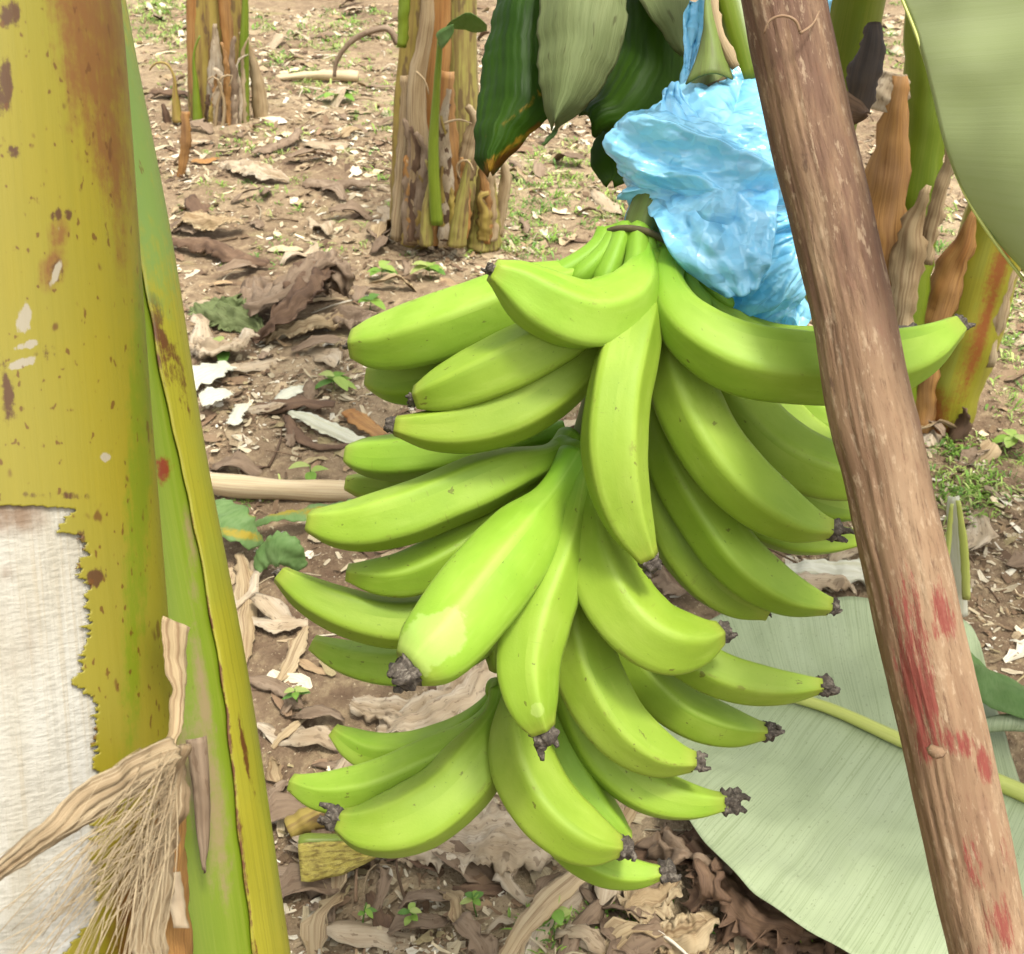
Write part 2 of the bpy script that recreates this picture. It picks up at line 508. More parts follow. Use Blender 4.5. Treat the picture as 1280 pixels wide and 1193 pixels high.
    col = N.mix(N.step(N.noise((75, 24), 5, 0.7), 0.62, 0.7, 0.6), col, A(80, 56, 46))
    pa = N.attr("paint")
    pf = N.math('ADD', pa, N.math('MULTIPLY', N.math('SUBTRACT', N.noise((260, 34), 6, 0.8), 0.5), 3.0))
    pf = N.math('MULTIPLY', N.step(pf, 0.38, 0.8), N.step(pa, 0.02, 0.35))
    col = N.mix(N.math('MULTIPLY', pf, 0.75), col, A(150, 42, 46, .48))
    h = N.math('SUBTRACT', N.math('MULTIPLY', gr, 1.0), N.math('MULTIPLY', N.step(g2, .5, .65), 0.35))
    h = N.math('SUBTRACT', h, N.math('MULTIPLY', g3, .6))
    M["wood"] = N.finish(col, 0.75, N.bump(h, 0.5, 0.002), spec=0.25)
    # stems
    M["stem_yellow"] = plant("yellow_stem_skin", [A(172, 154, 26, .35), A(188, 172, 40, .35), A(178, 168, 54, .35)], big=(7, 5), streak=(300, 5), scol=A(166, 156, 34, .36), samt=0.35,
        spot=[((190, 120), 0.63, A(126, 76, 18, .36), 0.85), ((70, 45), 0.66, A(120, 66, 20, .36), 0.8)],
        attrs=[("orange", A(160, 108, 44, .35), 0.45), ("brown", A(112, 74, 30, .35), 0.14), ("pale", A(206, 194, 164, .36), 0.1), ("green", A(150, 164, 26, .36), 0.3)], rough=0.45, bump=0.12, spec=0.4)
    N = NT("torn_white_pith")
    col = N.ramp(N.noise((40, 7), 4), [(0.3, A(206, 198, 176, .43)), (0.6, A(224, 220, 206, .43)), (0.75, A(232, 230, 222, .43))])
    st = N.noise((420, 6), 4, 0.6)
    col = N.mix(N.step(st, 0.5, 0.68, 0.35), col, A(196, 176, 136, .43))
    cells = N.noise((150, 480), 3, 0.5)
    col = N.mix(N.step(cells, 0.5, 0.62, 0.3), col, A(160, 154, 136, .43))
    col = N.mix(N.math('MULTIPLY', N.step(N.attr("brown"), 0.1, 0.9), N.step(N.noise((50, 30), 4), 0.35, 0.6, 0.8)), col, A(140, 104, 70, .43))
    M["pith"] = N.finish(col, 0.7, N.bump(N.math('ADD', cells, st), 0.5, 0.002), spec=0.3)
    M["stem_green"] = plant("green_stem_skin", [A(120, 150, 20, .42), A(150, 172, 40, .42)], big=(7, 4), streak=(300, 5), scol=A(160, 176, 60, .42), samt=0.5,
        spot=[((160, 60), 0.72, A(120, 100, 40, .42), 0.6)], attrs=[("brown", A(124, 84, 40, .42), 0.2), ("pale", A(176, 156, 108, .42), 0.45), ("orange", A(150, 60, 20, .42), .3)], rough=0.42, bump=0.12)
    M["stem_olive"] = plant("olive_sheath_skin", [A(164, 158, 34, 0.47), A(186, 178, 50, 0.47), A(158, 170, 66, 0.47)], big=(6, 4), streak=(420, 5), scol=A(142, 140, 30, 0.47), samt=0.5,
        spot=[((170, 80), 0.7, A(120, 84, 30, 0.47), 0.7)], attrs=[("brown", A(112, 66, 28, 0.47), 0.2), ("orange", A(176, 104, 44, 0.47), .45), ("green", A(140, 170, 80, 0.47), 0.35)], rough=0.45, bump=0.14)
    M["dry_fibre"] = plant("dry_fibre", [A(136, 110, 78, .5), A(184, 156, 116, .5), A(214, 192, 152, .5)], big=(60, 8), streak=(900, 9), scol=A(224, 206, 168), samt=0.6, rough=0.75, transl=0.15, bump=0.6)
    M["dry_orange"] = plant("dry_orange_sheath", [A(178, 116, 52), A(196, 148, 84), A(170, 130, 90)], big=(14, 4), streak=(350, 6), scol=A(126, 76, 38), samt=0.7, rough=0.6, transl=0.12, bump=0.5)
    M["dry_tan"] = plant("dry_tan_sheath", [A(164, 136, 94), A(200, 176, 134), A(216, 196, 158)], big=(14, 5), streak=(250, 5), scol=A(128, 92, 58), samt=0.75, rough=0.75, transl=0.15, bump=0.6)
    M["dry_pale"] = plant("dry_pale_leaf", [A(176, 152, 118), A(212, 192, 160), A(228, 214, 190)], big=(20, 8), streak=(320, 7), scol=A(150, 120, 88), samt=0.4, spot=[((120, 60), .6, A(110, 84, 60), .5), ((40, 30), .62, A(90, 68, 50), .4)], rough=0.8, transl=0.15, bump=0.7)
    M["dry_grey"] = plant("dry_grey_leaf", [A(120, 98, 76), A(156, 132, 106), A(178, 156, 130)], big=(20, 8), streak=(320, 7), scol=A(88, 68, 50), samt=0.4, spot=[((120, 60), .6, A(110, 84, 60), .5), ((40, 30), .62, A(90, 68, 50), .4)], rough=0.8, transl=0.12, bump=0.7)
    M["dry_dark"] = plant("dry_dark_leaf", [A(84, 60, 44), A(120, 92, 68), A(150, 120, 92)], big=(20, 8), streak=(320, 7), scol=A(60, 42, 30), samt=0.4, spot=[((120, 60), .6, A(110, 84, 60), .5), ((40, 30), .62, A(90, 68, 50), .4)], rough=0.8, transl=0.1, bump=0.7)
    M["stem_far"] = plant("old_stem_skin", [A(150, 130, 50), A(176, 154, 72), A(150, 116, 70)], big=(16, 5), streak=(90, 4), scol=A(120, 84, 50), samt=0.8, spot=[((30, 9), .58, A(100, 72, 48), .7)], rough=0.7, bump=0.6)
    M["stem_mixed"] = plant("old_olive_stem", [A(150, 146, 60), A(170, 160, 80), A(140, 116, 66)], big=(24, 7), streak=(140, 5), scol=A(120, 90, 54), samt=0.8, spot=[((40, 10), .56, A(104, 78, 50), .7)], rough=0.65, bump=0.5)
    M["charred"] = plant("blackened_bract", [A(52, 44, 40), A(90, 74, 60)], big=(30, 10), streak=(200, 10), scol=A(30, 26, 26), attrs=[("orange", A(176, 120, 72), .3)], rough=0.7, bump=0.4)
    M["rib_green"] = plant("leaf_midrib", [A(190, 200, 96), A(206, 210, 120)], big=(20, 6), streak=(400, 5), scol=A(168, 180, 84), rough=0.4, bump=0.1)
    M["stick"] = plant("pale_dry_stalk", [A(206, 184, 140), A(222, 204, 168)], big=(20, 6), streak=(260, 4), scol=A(168, 138, 98), samt=0.7, rough=0.6, bump=0.3)
    # leaves
    M["leaf_pale"] = plant("pale_leaf_underside", [A(174, 188, 144, .68), A(180, 193, 150, .68), A(186, 198, 158, .68)], big=(5, 8), streak=(2.2, 520), scol=A(132, 150, 100), samt=0.5, slo=.46, shi=.64,
        spot=[((90, 260), 0.63, A(140, 150, 110), 0.6), ((300, 300), .66, A(120, 124, 84), .6)], rough=0.5, transl=0.2, tcol=A(150, 180, 70), bump=0.3)
    M["leaf_olive"] = plant("olive_leaf_underside", [A(122, 136, 84), A(144, 154, 104)], big=(10, 8), streak=(260, 8), scol=A(112, 124, 76), samt=0.6,
        spot=[((120, 26), 0.62, A(84, 84, 52), 0.7)], rough=0.65, transl=0.25, tcol=A(120, 150, 40), bump=0.6, spec=.15)
    M["leaf_dark"] = plant("dark_leaf_top", [A(44, 78, 10), A(62, 98, 16), A(78, 112, 24)], big=(10, 8), streak=(150, 10), scol=A(38, 64, 14), samt=0.6,
        attrs=[("burn", A(120, 74, 20), 0.2), ("yellow", A(180, 140, 40), 0.3)], rough=0.5, transl=0.4, tcol=A(110, 150, 10), bump=0.4, spec=.15)
    M["leaf_near"] = plant("near_leaf_underside", [A(166, 178, 122, .78), A(178, 189, 138, .78), A(186, 196, 150, .78)], big=(5, 6), streak=(2.5, 260), scol=A(156, 168, 114, .9), samt=0.4, rough=0.5, transl=0.4, tcol=A(176, 194, 110, .9), bump=0.15)
    M["leaf_green"] = plant("fresh_leaf", [A(112, 150, 78), A(146, 176, 112)], big=(12, 12), streak=(40, 200), scol=A(96, 134, 70), attrs=[("yellow", A(190, 168, 60), 0.3)], rough=0.6, spec=.2, transl=0.3, tcol=A(130, 180, 30), bump=0.2)
    M["leaf_canopy"] = plant("canopy_leaf", [A(80, 118, 40), A(104, 140, 56)], big=(6, 6), streak=(10, 120), scol=A(70, 106, 36), rough=0.42, transl=0.3, tcol=A(150, 190, 40), bump=0.2)
    # ground
    N = NT("soil")
    pos = N.geo.outputs["Position"]
    b1 = N.noise((1.6, 1.6, 1.6), 5, 0.6, pos)
    col = N.ramp(b1, [(0.3, A(104, 84, 66, .8)), (0.5, A(138, 118, 93, .82)), (0.7, A(168, 150, 121, .84))])
    b2 = N.noise((26, 26, 26), 6, 0.7, pos)
    col = N.mix(N.step(b2, 0.48, 0.7, 0.6), col, A(182, 162, 126, .8))
    col = N.mix(N.step(b2, 0.5, 0.3, 0.6), col, A(80, 58, 44, .78))
    b3 = N.noise((150, 150, 150), 3, 0.6, pos)
    col = N.mix(N.step(b3, 0.62, 0.68, 0.6), col, A(214, 198, 164, .8))
    b4 = N.noise((3.2, 3.2, 3.2), 4, 0.6, pos)
    col = N.mix(N.step(b4, 0.58, 0.75, 0.45), col, A(150, 152, 92, .8))
    h = N.math('ADD', N.math('MULTIPLY', b2, 1.0), N.math('MULTIPLY', b3, 0.35))
    M["soil"] = N.finish(col, 0.95, N.bump(h, 0.9, 0.02), spec=0.15)
    def vcol(name, transl, rough):
        N = NT(name)
        c = N.attr("col", False)
        n = N.noise((300, 20), 3)
        c = N.mix(N.step(n, 0.4, 0.7, 0.35), c, A(120, 92, 64))if transl < .2 else N.mix(N.step(n, 0.4, 0.7, 0.2), c, A(90, 120, 40))
        return N.finish(c, rough, None, transl=transl, spec=0.3)
    M["litter"] = vcol("leaf_litter", 0.1, 0.85)
    M["weed"] = vcol("weed_green", 0.3, 0.5)
    M["cut_flesh"] = plant("cut_flesh", [A(196, 176, 70), A(214, 198, 100), A(170, 150, 66)], big=(50, 50), streak=(160, 60), scol=A(110, 84, 40), samt=0.8, rough=0.6, bump=0.8, bdist=0.004)
make_materials()

# ------------------------------------------------------------------ ground
def make_ground():
    ys = np.concatenate([np.linspace(-60, -2, 12), np.linspace(-1.5, 0.4, 20), np.linspace(0.45, 3.2, 260), np.linspace(3.22, 9, 220), np.linspace(9.3, 14, 20), np.geomspace(15, 150, 16)])
    xs = np.concatenate([-np.geomspace(80, 6, 14), np.linspace(-5.5, -2.6, 30), np.linspace(-2.55, 2.55, 300), np.linspace(2.6, 5.5, 30), np.geomspace(6, 80, 14)])
    nx, ny = len(xs), len(ys)
    vs = np.zeros((ny, nx, 3))
    for i, y in enumerate(ys):
        for j, x in enumerate(xs):
            z = ground_z(x, y)
            if 0.3 < y < 9 and abs(x) < 5.5:
                q = mn.noise(Vector((x * 36, y * 36, 9.0)))
                z += 0.009 * max(0, q) + 0.005 * mn.noise(Vector((x * 70, y * 70, 2.0)))
            vs[i, j] = (x, y, z)
    idx = np.arange(ny * nx).reshape(ny, nx)
    f = np.stack([idx[:-1, :-1], idx[:-1, 1:], idx[1:, 1:], idx[1:, :-1]], -1).reshape(-1, 4)
    me = bpy.data.meshes.new("ground")
    me.from_pydata(vs.reshape(-1, 3).tolist(), [], f.tolist())
    me.uv_layers.new(name="UVMap")
    me.polygons.foreach_set("use_smooth", [True] * len(me.polygons))
    me.materials.append(M["soil"])
    o = bpy.data.objects.new("ground", me)
    COL.objects.link(o)
    tag(o, kind="structure")
make_ground()

# ------------------------------------------------------------------ pseudostem clusters further back
def vpath(pts, Y, n=24):
    """pixel path standing in the upright plane at distance Y (Y may be given per point as a third value)."""
    return cr([V(p[0], p[1], p[2] if len(p) > 2 else Y) for p in pts], n)

def stem_part(parent, name, pts, w, Y, mat, cup=2.4, n=26, nv=9, wob=0.006, taper=None, seed=0, label=None, pleat=0.0, twist=0.0):
    path = vpath(pts, Y, n)
    d = proj(path.mean(0))[2]
    wid = np.interp(np.linspace(0, 1, n), np.linspace(0, 1, len(w)), w) * d / FPX * (1.0 if abs(cup) < .1 else abs(cup) / (2 * math.sin(min(abs(cup), 3.0) / 2)))
    pts3 = ribbon_pts(path, wid, CAM, cup, nv, wob, seed, pleat, 3, twist)
    o = shell(MB(), pts3, 0.003).build(name, mat, parent)
    if label: o["label"] = label
    return o

def stem_tube(parent, name, pts, w, Y, mat, seg=24, n=30, lump=0.05, attr=None):
    path = vpath(pts, Y, n)
    dd = proj(path)[2]
    rad = np.interp(np.linspace(0, 1, n), np.linspace(0, 1, len(w)), w) * dd / FPX / 2
    s = random.random() * 50
    prof = lambda th, t: 1 + lump * np.sin(3 * th + 4 * t + s) + lump * .6 * np.sin(7 * th + s)
    lumps = np.array([[1 + .10 * mn.noise(Vector((math.cos(2 * math.pi * j / seg) * 1.3 + s, math.sin(2 * math.pi * j / seg) * 1.3, 9 * i / n))) + .05 * mn.noise(Vector((j * .9, 40 * i / n, s))) for j in range(seg)] for i in range(n)])
    prof2 = lambda th, tt: prof(th, tt) * lumps
    return tube(MB(), path, rad, seg, prof2, attr=attr).build(name, mat, parent)

def thin(parent, name, pts3, r0, r1, mat, n=16, seg=6):
    path = cr(pts3, n)
    return tube(MB(), path, np.linspace(r0, r1, n), seg).build(name, mat, parent)

# far left clump
Y = G(285, 150)[1]
t = thing("banana_plant", V(285, 155, Y), "far clump of old brown and yellow banana stems at upper left, with small curled suckers", "banana plant", "banana plants standing in the grove")
stem_tube(t, "pseudostem", [(262, 165), (260, 60), (255, -120), (250, -420)], [52, 44, 34, 24], Y, M["stem_far"])
stem_tube(t, "pseudostem", [(285, 165), (284, 60), (282, -120), (280, -420)], [56, 44, 34, 24], Y + .08, M["stem_far"])
stem_part(t, "dry_sheath", [(252, 165), (244, 90), (243, -10), (246, -160)], [20, 18, 17, 10], Y - .08, M["dry_orange"], seed=1)
stem_part(t, "dry_sheath", [(268, 150), (270, 90), (268, 30)], [24, 20, 4], Y - .12, M["dry_pale"], seed=2)
stem_part(t, "dry_sheath", [(288, 160), (287, 80), (282, 20), (272, -60)], [18, 15, 14, 12], Y - .10, M["dry_orange"], seed=3)
stem_part(t, "dry_sheath", [(326, 152), (322, 105), (308, 55), (300, 40)], [20, 18, 10, 3], Y - .05, M["dry_tan"], seed=4)
stem_tube(t, "green_shoot", [(303, 158), (304, 90), (306, 30), (305, -120)], [18, 13, 6, 4], Y - .10, M["stem_green"], seg=12)
stem_tube(t, "green_shoot", [(248, 160), (245, 110), (244, 60), (250, 45)], [14, 9, 4, 2], Y - .14, M["stem_green"], seg=10)
for pts in ([(268, 170), (272, 130), (276, 105), (266, 96), (258, 104)], [(276, 172), (280, 125), (274, 100), (290, 94), (286, 108)]):
    thin(t, "curled_shoot", [V(x, y, Y - .2) for x, y in pts], .012, .003, M["dry_tan"])
sk = thing("sucker_shoot", V(222, 150, Y - .15), "short brown sucker shoot with hooked pale tips, left of the far stem clump", "banana sucker")
stem_tube(sk, "shoot", [(222, 152), (219, 120), (216, 92), (208, 80), (196, 79), (187, 88)], [14, 11, 6, 3, 3, 2], Y - .15, M["stem_far"], seg=8)
stem_tube(sk, "shoot", [(210, 155), (206, 138), (203, 130)], [10, 9, 4], Y - .12, M["dry_dark"], seg=8)
dp = thing("dry_stub", V(228, 225, G(228, 225)[1]), "leaning strip of pale and burnt orange dry stem in front of the far clump", "dry stem")
stem_part(dp, "strip", [(224, 226), (231, 190), (232, 160), (231, 140)], [8, 11, 13, 10], G(228, 222)[1], M["dry_orange"], cup=1.5, seed=6)

far_clump, far_Y = t, Y
# middle clump
Y = G(560, 298)[1]
t = thing("banana_plant", V(560, 300, Y), "tan sheathed clump of banana stems in the middle distance with a green leafed shoot", "banana plant", "banana plants standing in the grove")
stem_tube(t, "pseudostem", [(538, 310), (540, 150), (544, 0), (548, -420)], [112, 92, 74, 56], Y + .14, M["stem_far"], lump=.07)
stem_tube(t, "pseudostem", [(575, 308), (572, 150), (572, 0), (574, -420)], [66, 52, 42, 30], Y + .08, M["stem_mixed"], lump=.06)
stem_part(t, "dry_sheath", [(496, 302), (504, 220), (508, 150), (505, 95)], [18, 22, 20, 8], Y - .08, M["dry_tan"], seed=11)
stem_part(t, "dry_sheath", [(516, 305), (522, 200), (520, 110), (534, 20), (530, -60)], [26, 30, 24, 16, 12], Y - .12, M["dry_tan"], seed=12)
stem_part(t, "dry_sheath", [(532, 300), (534, 180), (545, 60), (548, -100)], [40, 40, 36, 24], Y - .05, M["dry_orange"], seed=13)
stem_part(t, "dry_sheath", [(562, 306), (562, 210), (558, 140), (560, 90)], [26, 28, 24, 14], Y - .12, M["dry_orange"], seed=14)
stem_part(t, "dry_sheath", [(580, 225), (590, 180), (594, 150), (584, 132)], [22, 26, 20, 6], Y - .12, M["dry_tan"], seed=15)
stem_part(t, "dry_sheath", [(622, 296), (628, 250), (632, 215), (626, 198)], [12, 14, 14, 8], Y - .05, M["dry_tan"], seed=16)
stem_part(t, "green_sheath", [(503, 60), (505, 20), (506, -100)], [12, 14, 12], Y - .08, M["stem_green"], seed=17)
stem_tube(t, "stub", [(604, 308), (607, 260), (608, 222), (608, 212)], [44, 36, 28, 20], Y - .05, M["stem_mixed"])
stem_tube(t, "stub", [(570, 306), (576, 260), (582, 225), (586, 200)], [26, 22, 14, 5], Y - .16, M["stem_mixed"], seg=14)
stem_tube(t, "stub", [(532, 306), (534, 260), (538, 215), (532, 200)], [18, 14, 10, 3], Y - .2, M["stem_mixed"], seg=12)
stem_tube(t, "green_shoot", [(546, 280), (542, 190), (546, 110), (550, 50)], [16, 14, 10, 7], Y - .22, M["stem_green"], seg=12)
lf = sheet_pts([V(549, 60, Y - .22), V(556, 38, Y - .3), V(570, 22, Y - .34), V(590, 15, Y - .36), V(608, 28, Y - .35)],
               [V(549, 62, Y - .22), V(552, 50, Y - .2), V(566, 38, Y - .2), V(590, 42, Y - .22), V(609, 38, Y - .3)], 16, 7, wob=.01)
shell(MB(), lf, .001).build("shoot_leaf", M["leaf_green"], t)
lf = sheet_pts([V(549, 55, Y - .22), V(548, 40, Y - .28), V(566, 30, Y - .34)], [V(549, 58, Y - .22), V(555, 60, Y - .3), V(566, 40, Y - .34)], 10, 5, wob=.01)
shell(MB(), lf, .001).build("shoot_leaf", M["leaf_green"], t)
for pts in ([(520, 90), (530, 100), (536, 118)], [(592, 215), (582, 200), (572, 205), (576, 225)], [(555, 155), (575, 150), (590, 155)]):
    thin(t, "dry_tendril", [V(x, y, Y - .25) for x, y in pts], .005, .002, M["dry_tan"], 10, 5)

def rag_strips(parent, cx, cy, hw, Yb, count, top, px_w):
    for k in range(count):
        u = random.uniform(-1, 1)
        x0 = cx + u * hw; h = random.uniform(.25, 1.0) * top
        lean = u * random.uniform(0, 14) + random.uniform(-6, 6)
        yb = cy + random.uniform(-4, 6)
        pts = [(x0, yb), (x0 + random.uniform(-3, 3), yb - h * .5), (x0 - lean * .3, yb - h * .85), (x0 + lean, yb - h + random.uniform(-5, 10))]
        w = px_w * random.uniform(.4, 1.1)
        stem_part(parent, "dry_sheath", pts, [w, w * 1.1, w * .8, w * .3], Yb - .10 - .08 * (1 - abs(u)), M[random.choice(["dry_tan", "dry_orange", "dry_grey", "dry_pale", "dry_dark", "stem_far"])],
                  cup=random.uniform(.8, 2.2), n=28, nv=8, wob=.009, seed=random.random() * 90, twist=random.uniform(-.4, .4))
rag_strips(far_clump, 286, 160, 36, far_Y, 12, 130, 12)
rag_strips(t, 560, 304, 58, Y, 16, 210, 18)
# right clump behind the pole: a fan of cut sheaths
Y = 2.42
t = thing("banana_plant", V(1130, 560, Y), "fan of yellow green and brown cut banana sheaths behind the wooden pole", "banana plant", "banana plants standing in the grove")
stem_part(t, "leaf_sheath", [(1112, 570), (1125, 400), (1142, 250), (1158, 120), (1160, 20), (1160, -90)], [60, 62, 66, 58, 52, 40], Y, M["stem_green"], cup=2.6, n=40, nv=14, seed=21, label="long yellow green sheath")
stem_part(t, "dry_sheath", [(1085, 560), (1098, 350), (1110, 220), (1120, 140), (1126, 96)], [50, 56, 62, 52, 12], Y - .06, M["dry_orange"], cup=2.4, n=36, nv=12, wob=.010, seed=22)
stem_part(t, "dry_sheath", [(1102, 140), (1112, 110), (1118, 92)], [40, 46, 30], Y - .05, M["dry_pale"], cup=2.0, n=14, nv=12, wob=.016, seed=23, label="bleached dry sheath end")
stem_part(t, "dry_sheath", [(1122, 480), (1134, 340), (1148, 262), (1160, 232)], [34, 36, 34, 8], Y - .1, M["dry_tan"], cup=2.2, n=30, nv=11, wob=.012, seed=24)
stem_part(t, "dry_sheath", [(1150, 330), (1172, 250), (1186, 195), (1188, 180)], [20, 22, 16, 6], Y - .06, M["dry_tan"], cup=2.0, n=20, nv=9, wob=.010, seed=25)
Y2 = G(1172, 540)[1]
t2 = thing("banana_plant", V(1172, 545, Y2), "leaning orange and olive banana stem at the right edge under the big hanging leaf", "banana plant", "banana plants standing in the grove")
stem_tube(t2, "pseudostem", [(1172, 552), (1186, 480), (1210, 400), (1236, 310), (1262, 220), (1300, 60)], [64, 82, 84, 80, 70, 50], Y2 + .04, M["stem_olive"], n=40,
          attr={"orange": blobs([(1225, 420, 7, 80, 18, 1.0), (1165, 520, 16, 30, 10, 1.), (1250, 330, 8, 60, 18, 1)]), "brown": blobs([(1180, 545, 30, 16, 0, 1.0)]), "green": blobs([])})
stem_part(t2, "dry_sheath", [(1150, 545), (1160, 440), (1186, 350), (1210, 290), (1222, 262)], [30, 38, 44, 34, 8], Y2 - .03, M["dry_orange"], cup=2.3, n=30, nv=12, wob=.010, seed=31)
stem_part(t2, "dry_sheath", [(1232, 460), (1250, 380), (1262, 320), (1270, 280)], [14, 22, 24, 20], Y2 - .03, M["dry_tan"], cup=2.0, n=24, nv=9, wob=.010, seed=32)
stem_part(t2, "dry_sheath", [(1186, 560), (1196, 545), (1206, 510)], [26, 22, 8], Y2 - .05, M["dry_dark"], cup=1.4, n=14, nv=8, wob=.014, seed=33)

# the plant that carries the bunch: leaning stem, its hanging torn leaf, crown
t3 = thing("banana_plant", G(890, 640), "green banana plant behind the bunch, dark torn leaf hanging beside the blue bag", "banana plant", "banana plants standing in the grove")
hold = t3
stem_tube(t3, "pseudostem", [(880, 650, 2.05), (960, 400, 1.82), (1030, 180, 1.60), (1070, 0, 1.46), (1100, -160, 1.38), (1120, -400, 1.3)], [78, 74, 73, 73, 70, 60], 1.5, M["stem_green"], n=50, seg=40, lump=.02)
stem_part(t3, "bract", [(1072, 140, 1.36), (1082, 90, 1.36), (1090, 50, 1.37), (1092, 28, 1.38)], [26, 40, 38, 10], 1.36, M["charred"], cup=2.4, n=24, nv=12, wob=.006, seed=41, label="bract with a blackened tip")
bpts = sheet_pts([P(1048, 100, 1.22), P(1056, 112, 1.22), P(1072, 128, 1.21), P(1088, 142, 1.2)], [P(1040, 150, 1.24), P(1054, 158, 1.23), P(1068, 156, 1.22), P(1086, 146, 1.2)], 18, 8, bulge=.006, wob=.008, wobs=30)
shell(MB(), bpts, .002).build("dry_bract", M["dry_dark"], t3)

def lobe(name, Aed, Bed, mat, nu=36, nv=16, bulge=.012, wob=.008, attr=None, label=None, th=.0012):
    ja, jb = cr([P(*a) for a in Aed], nu), cr([P(*b) for b in Bed], nu)
    for e, sd in ((ja, 3), (jb, 8)):
        for i in range(nu): e[i] += RT * (.0035 * mn.noise(Vector((i * .35, sd, 1))) + .0015 * mn.noise(Vector((i * .9, sd, 4))))
    pts = sheet_pts(ja, jb, nu, nv * 2, bulge, wob, 9, pleat=.00035, npl=9)
    o = shell(MB(), pts, th, attr).build(name, mat, t3)
    if label: o["label"] = label
    return o
burn = {"burn": blobs([(612, 212, 8, 14, 20, .9), (650, 185, 40, 5, -32, 1.0), (672, 160, 16, 5, -25, .9), (628, 200, 20, 6, -45, .9)]),
        "yellow": blobs([(646, 178, 40, 4, -35, .62), (676, 118, 14, 3, -30, .6), (612, 210, 8, 10, 0, .62), (650, 140, 50, 2.5, -35, .5)])}
lobe("leaf_lobe", [(640, -140, 1.25), (622, 0, 1.22), (604, 70, 1.2), (596, 140, 1.18), (598, 205, 1.17), (608, 220, 1.17)],
     [(720, -140, 1.24), (700, 0, 1.2), (694, 80, 1.18), (692, 140, 1.17), (660, 172, 1.17), (614, 218, 1.17)], M["leaf_dark"], 60, 26, .02, attr=burn, label="dark green lobe with a scorched yellow edge")
lobe("leaf_lobe", [(690, -140, 1.2), (675, 0, 1.14), (672, 50, 1.13), (676, 110, 1.12), (684, 150, 1.12), (690, 164, 1.12)],
     [(800, -140, 1.2), (782, 0, 1.14), (782, 40, 1.12), (768, 85, 1.12), (735, 130, 1.12), (694, 164, 1.12)], M["leaf_olive"], 44, 20, .03, label="olive grey underside lobe")
lobe("leaf_lobe", [(800, -140, 1.26), (770, 0, 1.22), (765, 70, 1.2), (740, 120, 1.19), (722, 143, 1.18), (724, 146, 1.18)],
     [(850, -140, 1.26), (862, 0, 1.2), (858, 80, 1.18), (850, 130, 1.17), (800, 172, 1.17), (760, 160, 1.18)], M["leaf_dark"], 44, 20, .02, attr={"burn": blobs([]), "yellow": blobs([])})
lobe("leaf_lobe", [(800, -140, 1.2), (800, 0, 1.15), (812, 20, 1.14), (830, 45, 1.14), (850, 72, 1.14)],
     [(880, -140, 1.2), (862, 0, 1.15), (860, 20, 1.14), (858, 45, 1.14), (853, 74, 1.14)], M["leaf_olive"], 30, 10, .01)
lobe("leaf_lobe", [(765, 150, 1.26), (748, 165, 1.25), (738, 192, 1.24), (744, 216, 1.23), (760, 232, 1.22)],
     [(800, 150, 1.25), (800, 170, 1.25), (796, 195, 1.24), (790, 220, 1.23), (770, 234, 1.22)], M["leaf_dark"], 20, 10, .01, attr={"burn": blobs([]), "yellow": blobs([])})
lobe("leaf_lobe", [(692, 162, 1.14), (684, 172, 1.13), (676, 180, 1.13)], [(698, 160, 1.14), (696, 166, 1.13), (679, 182, 1.13)], M["leaf_green"], 8, 4, .002, attr={"yellow": blobs([])})
# petiole and upper bract beside the fruit stalk
tube(MB(), cr([P(944, 104, .985), P(932, 60, .985), P(920, 10, .99), P(908, -60, 1.01), P(890, -160, 1.05)], 24), 25 * 1.0 / FPX, 18).build("petiole", M["stem_green"], t3)
br = sheet_pts([P(894, -40, 1.0), P(884, 30, .985), P(870, 75, .97), P(857, 106, .962)], [P(900, -40, 1.0), P(900, 30, .975), P(908, 70, .965), P(916, 100, .96)], 24, 12, .012, .002, 30)
shell(MB(), br, .0015).build("bract", M["stalk"], t3)
bp = ribbon_pts(cr([P(920, 84, .958), P(908, 60, .96), P(897, 25, .97), P(888, -30, .99)], 20), np.array([.008] * 20), CAM, 1.5, 6, .003, 3)
shell(MB(), bp, .002).build("dry_edge", M["dry_tan"], t3)

# ------------------------------------------------------------------ the bunch
bunch = thing("plantain_bunch", P(625, 900, 1.12), "hanging bunch of green plantains in three tiers under the blue bag", "plantain bunch")
tube(MB(), cr([P(908, -160, 1.10), P(900, -60, 1.07), P(896, 40, 1.04), P(884, 120, 1.0), P(850, 200, .985), P(808, 275, .975), P(800, 330, .985), P(765, 450, 1.02), P(722, 590, 1.045), P(668, 740, 1.09), P(632, 860, 1.11), P(622, 890, 1.12)], 70),
     np.interp(np.linspace(0, 1, 70), [0, .18, .27, .4, .6, 1], [.010, .011, .018, .019, .017, .011]), 22).build("fruit_stalk", M["stalk"], bunch)

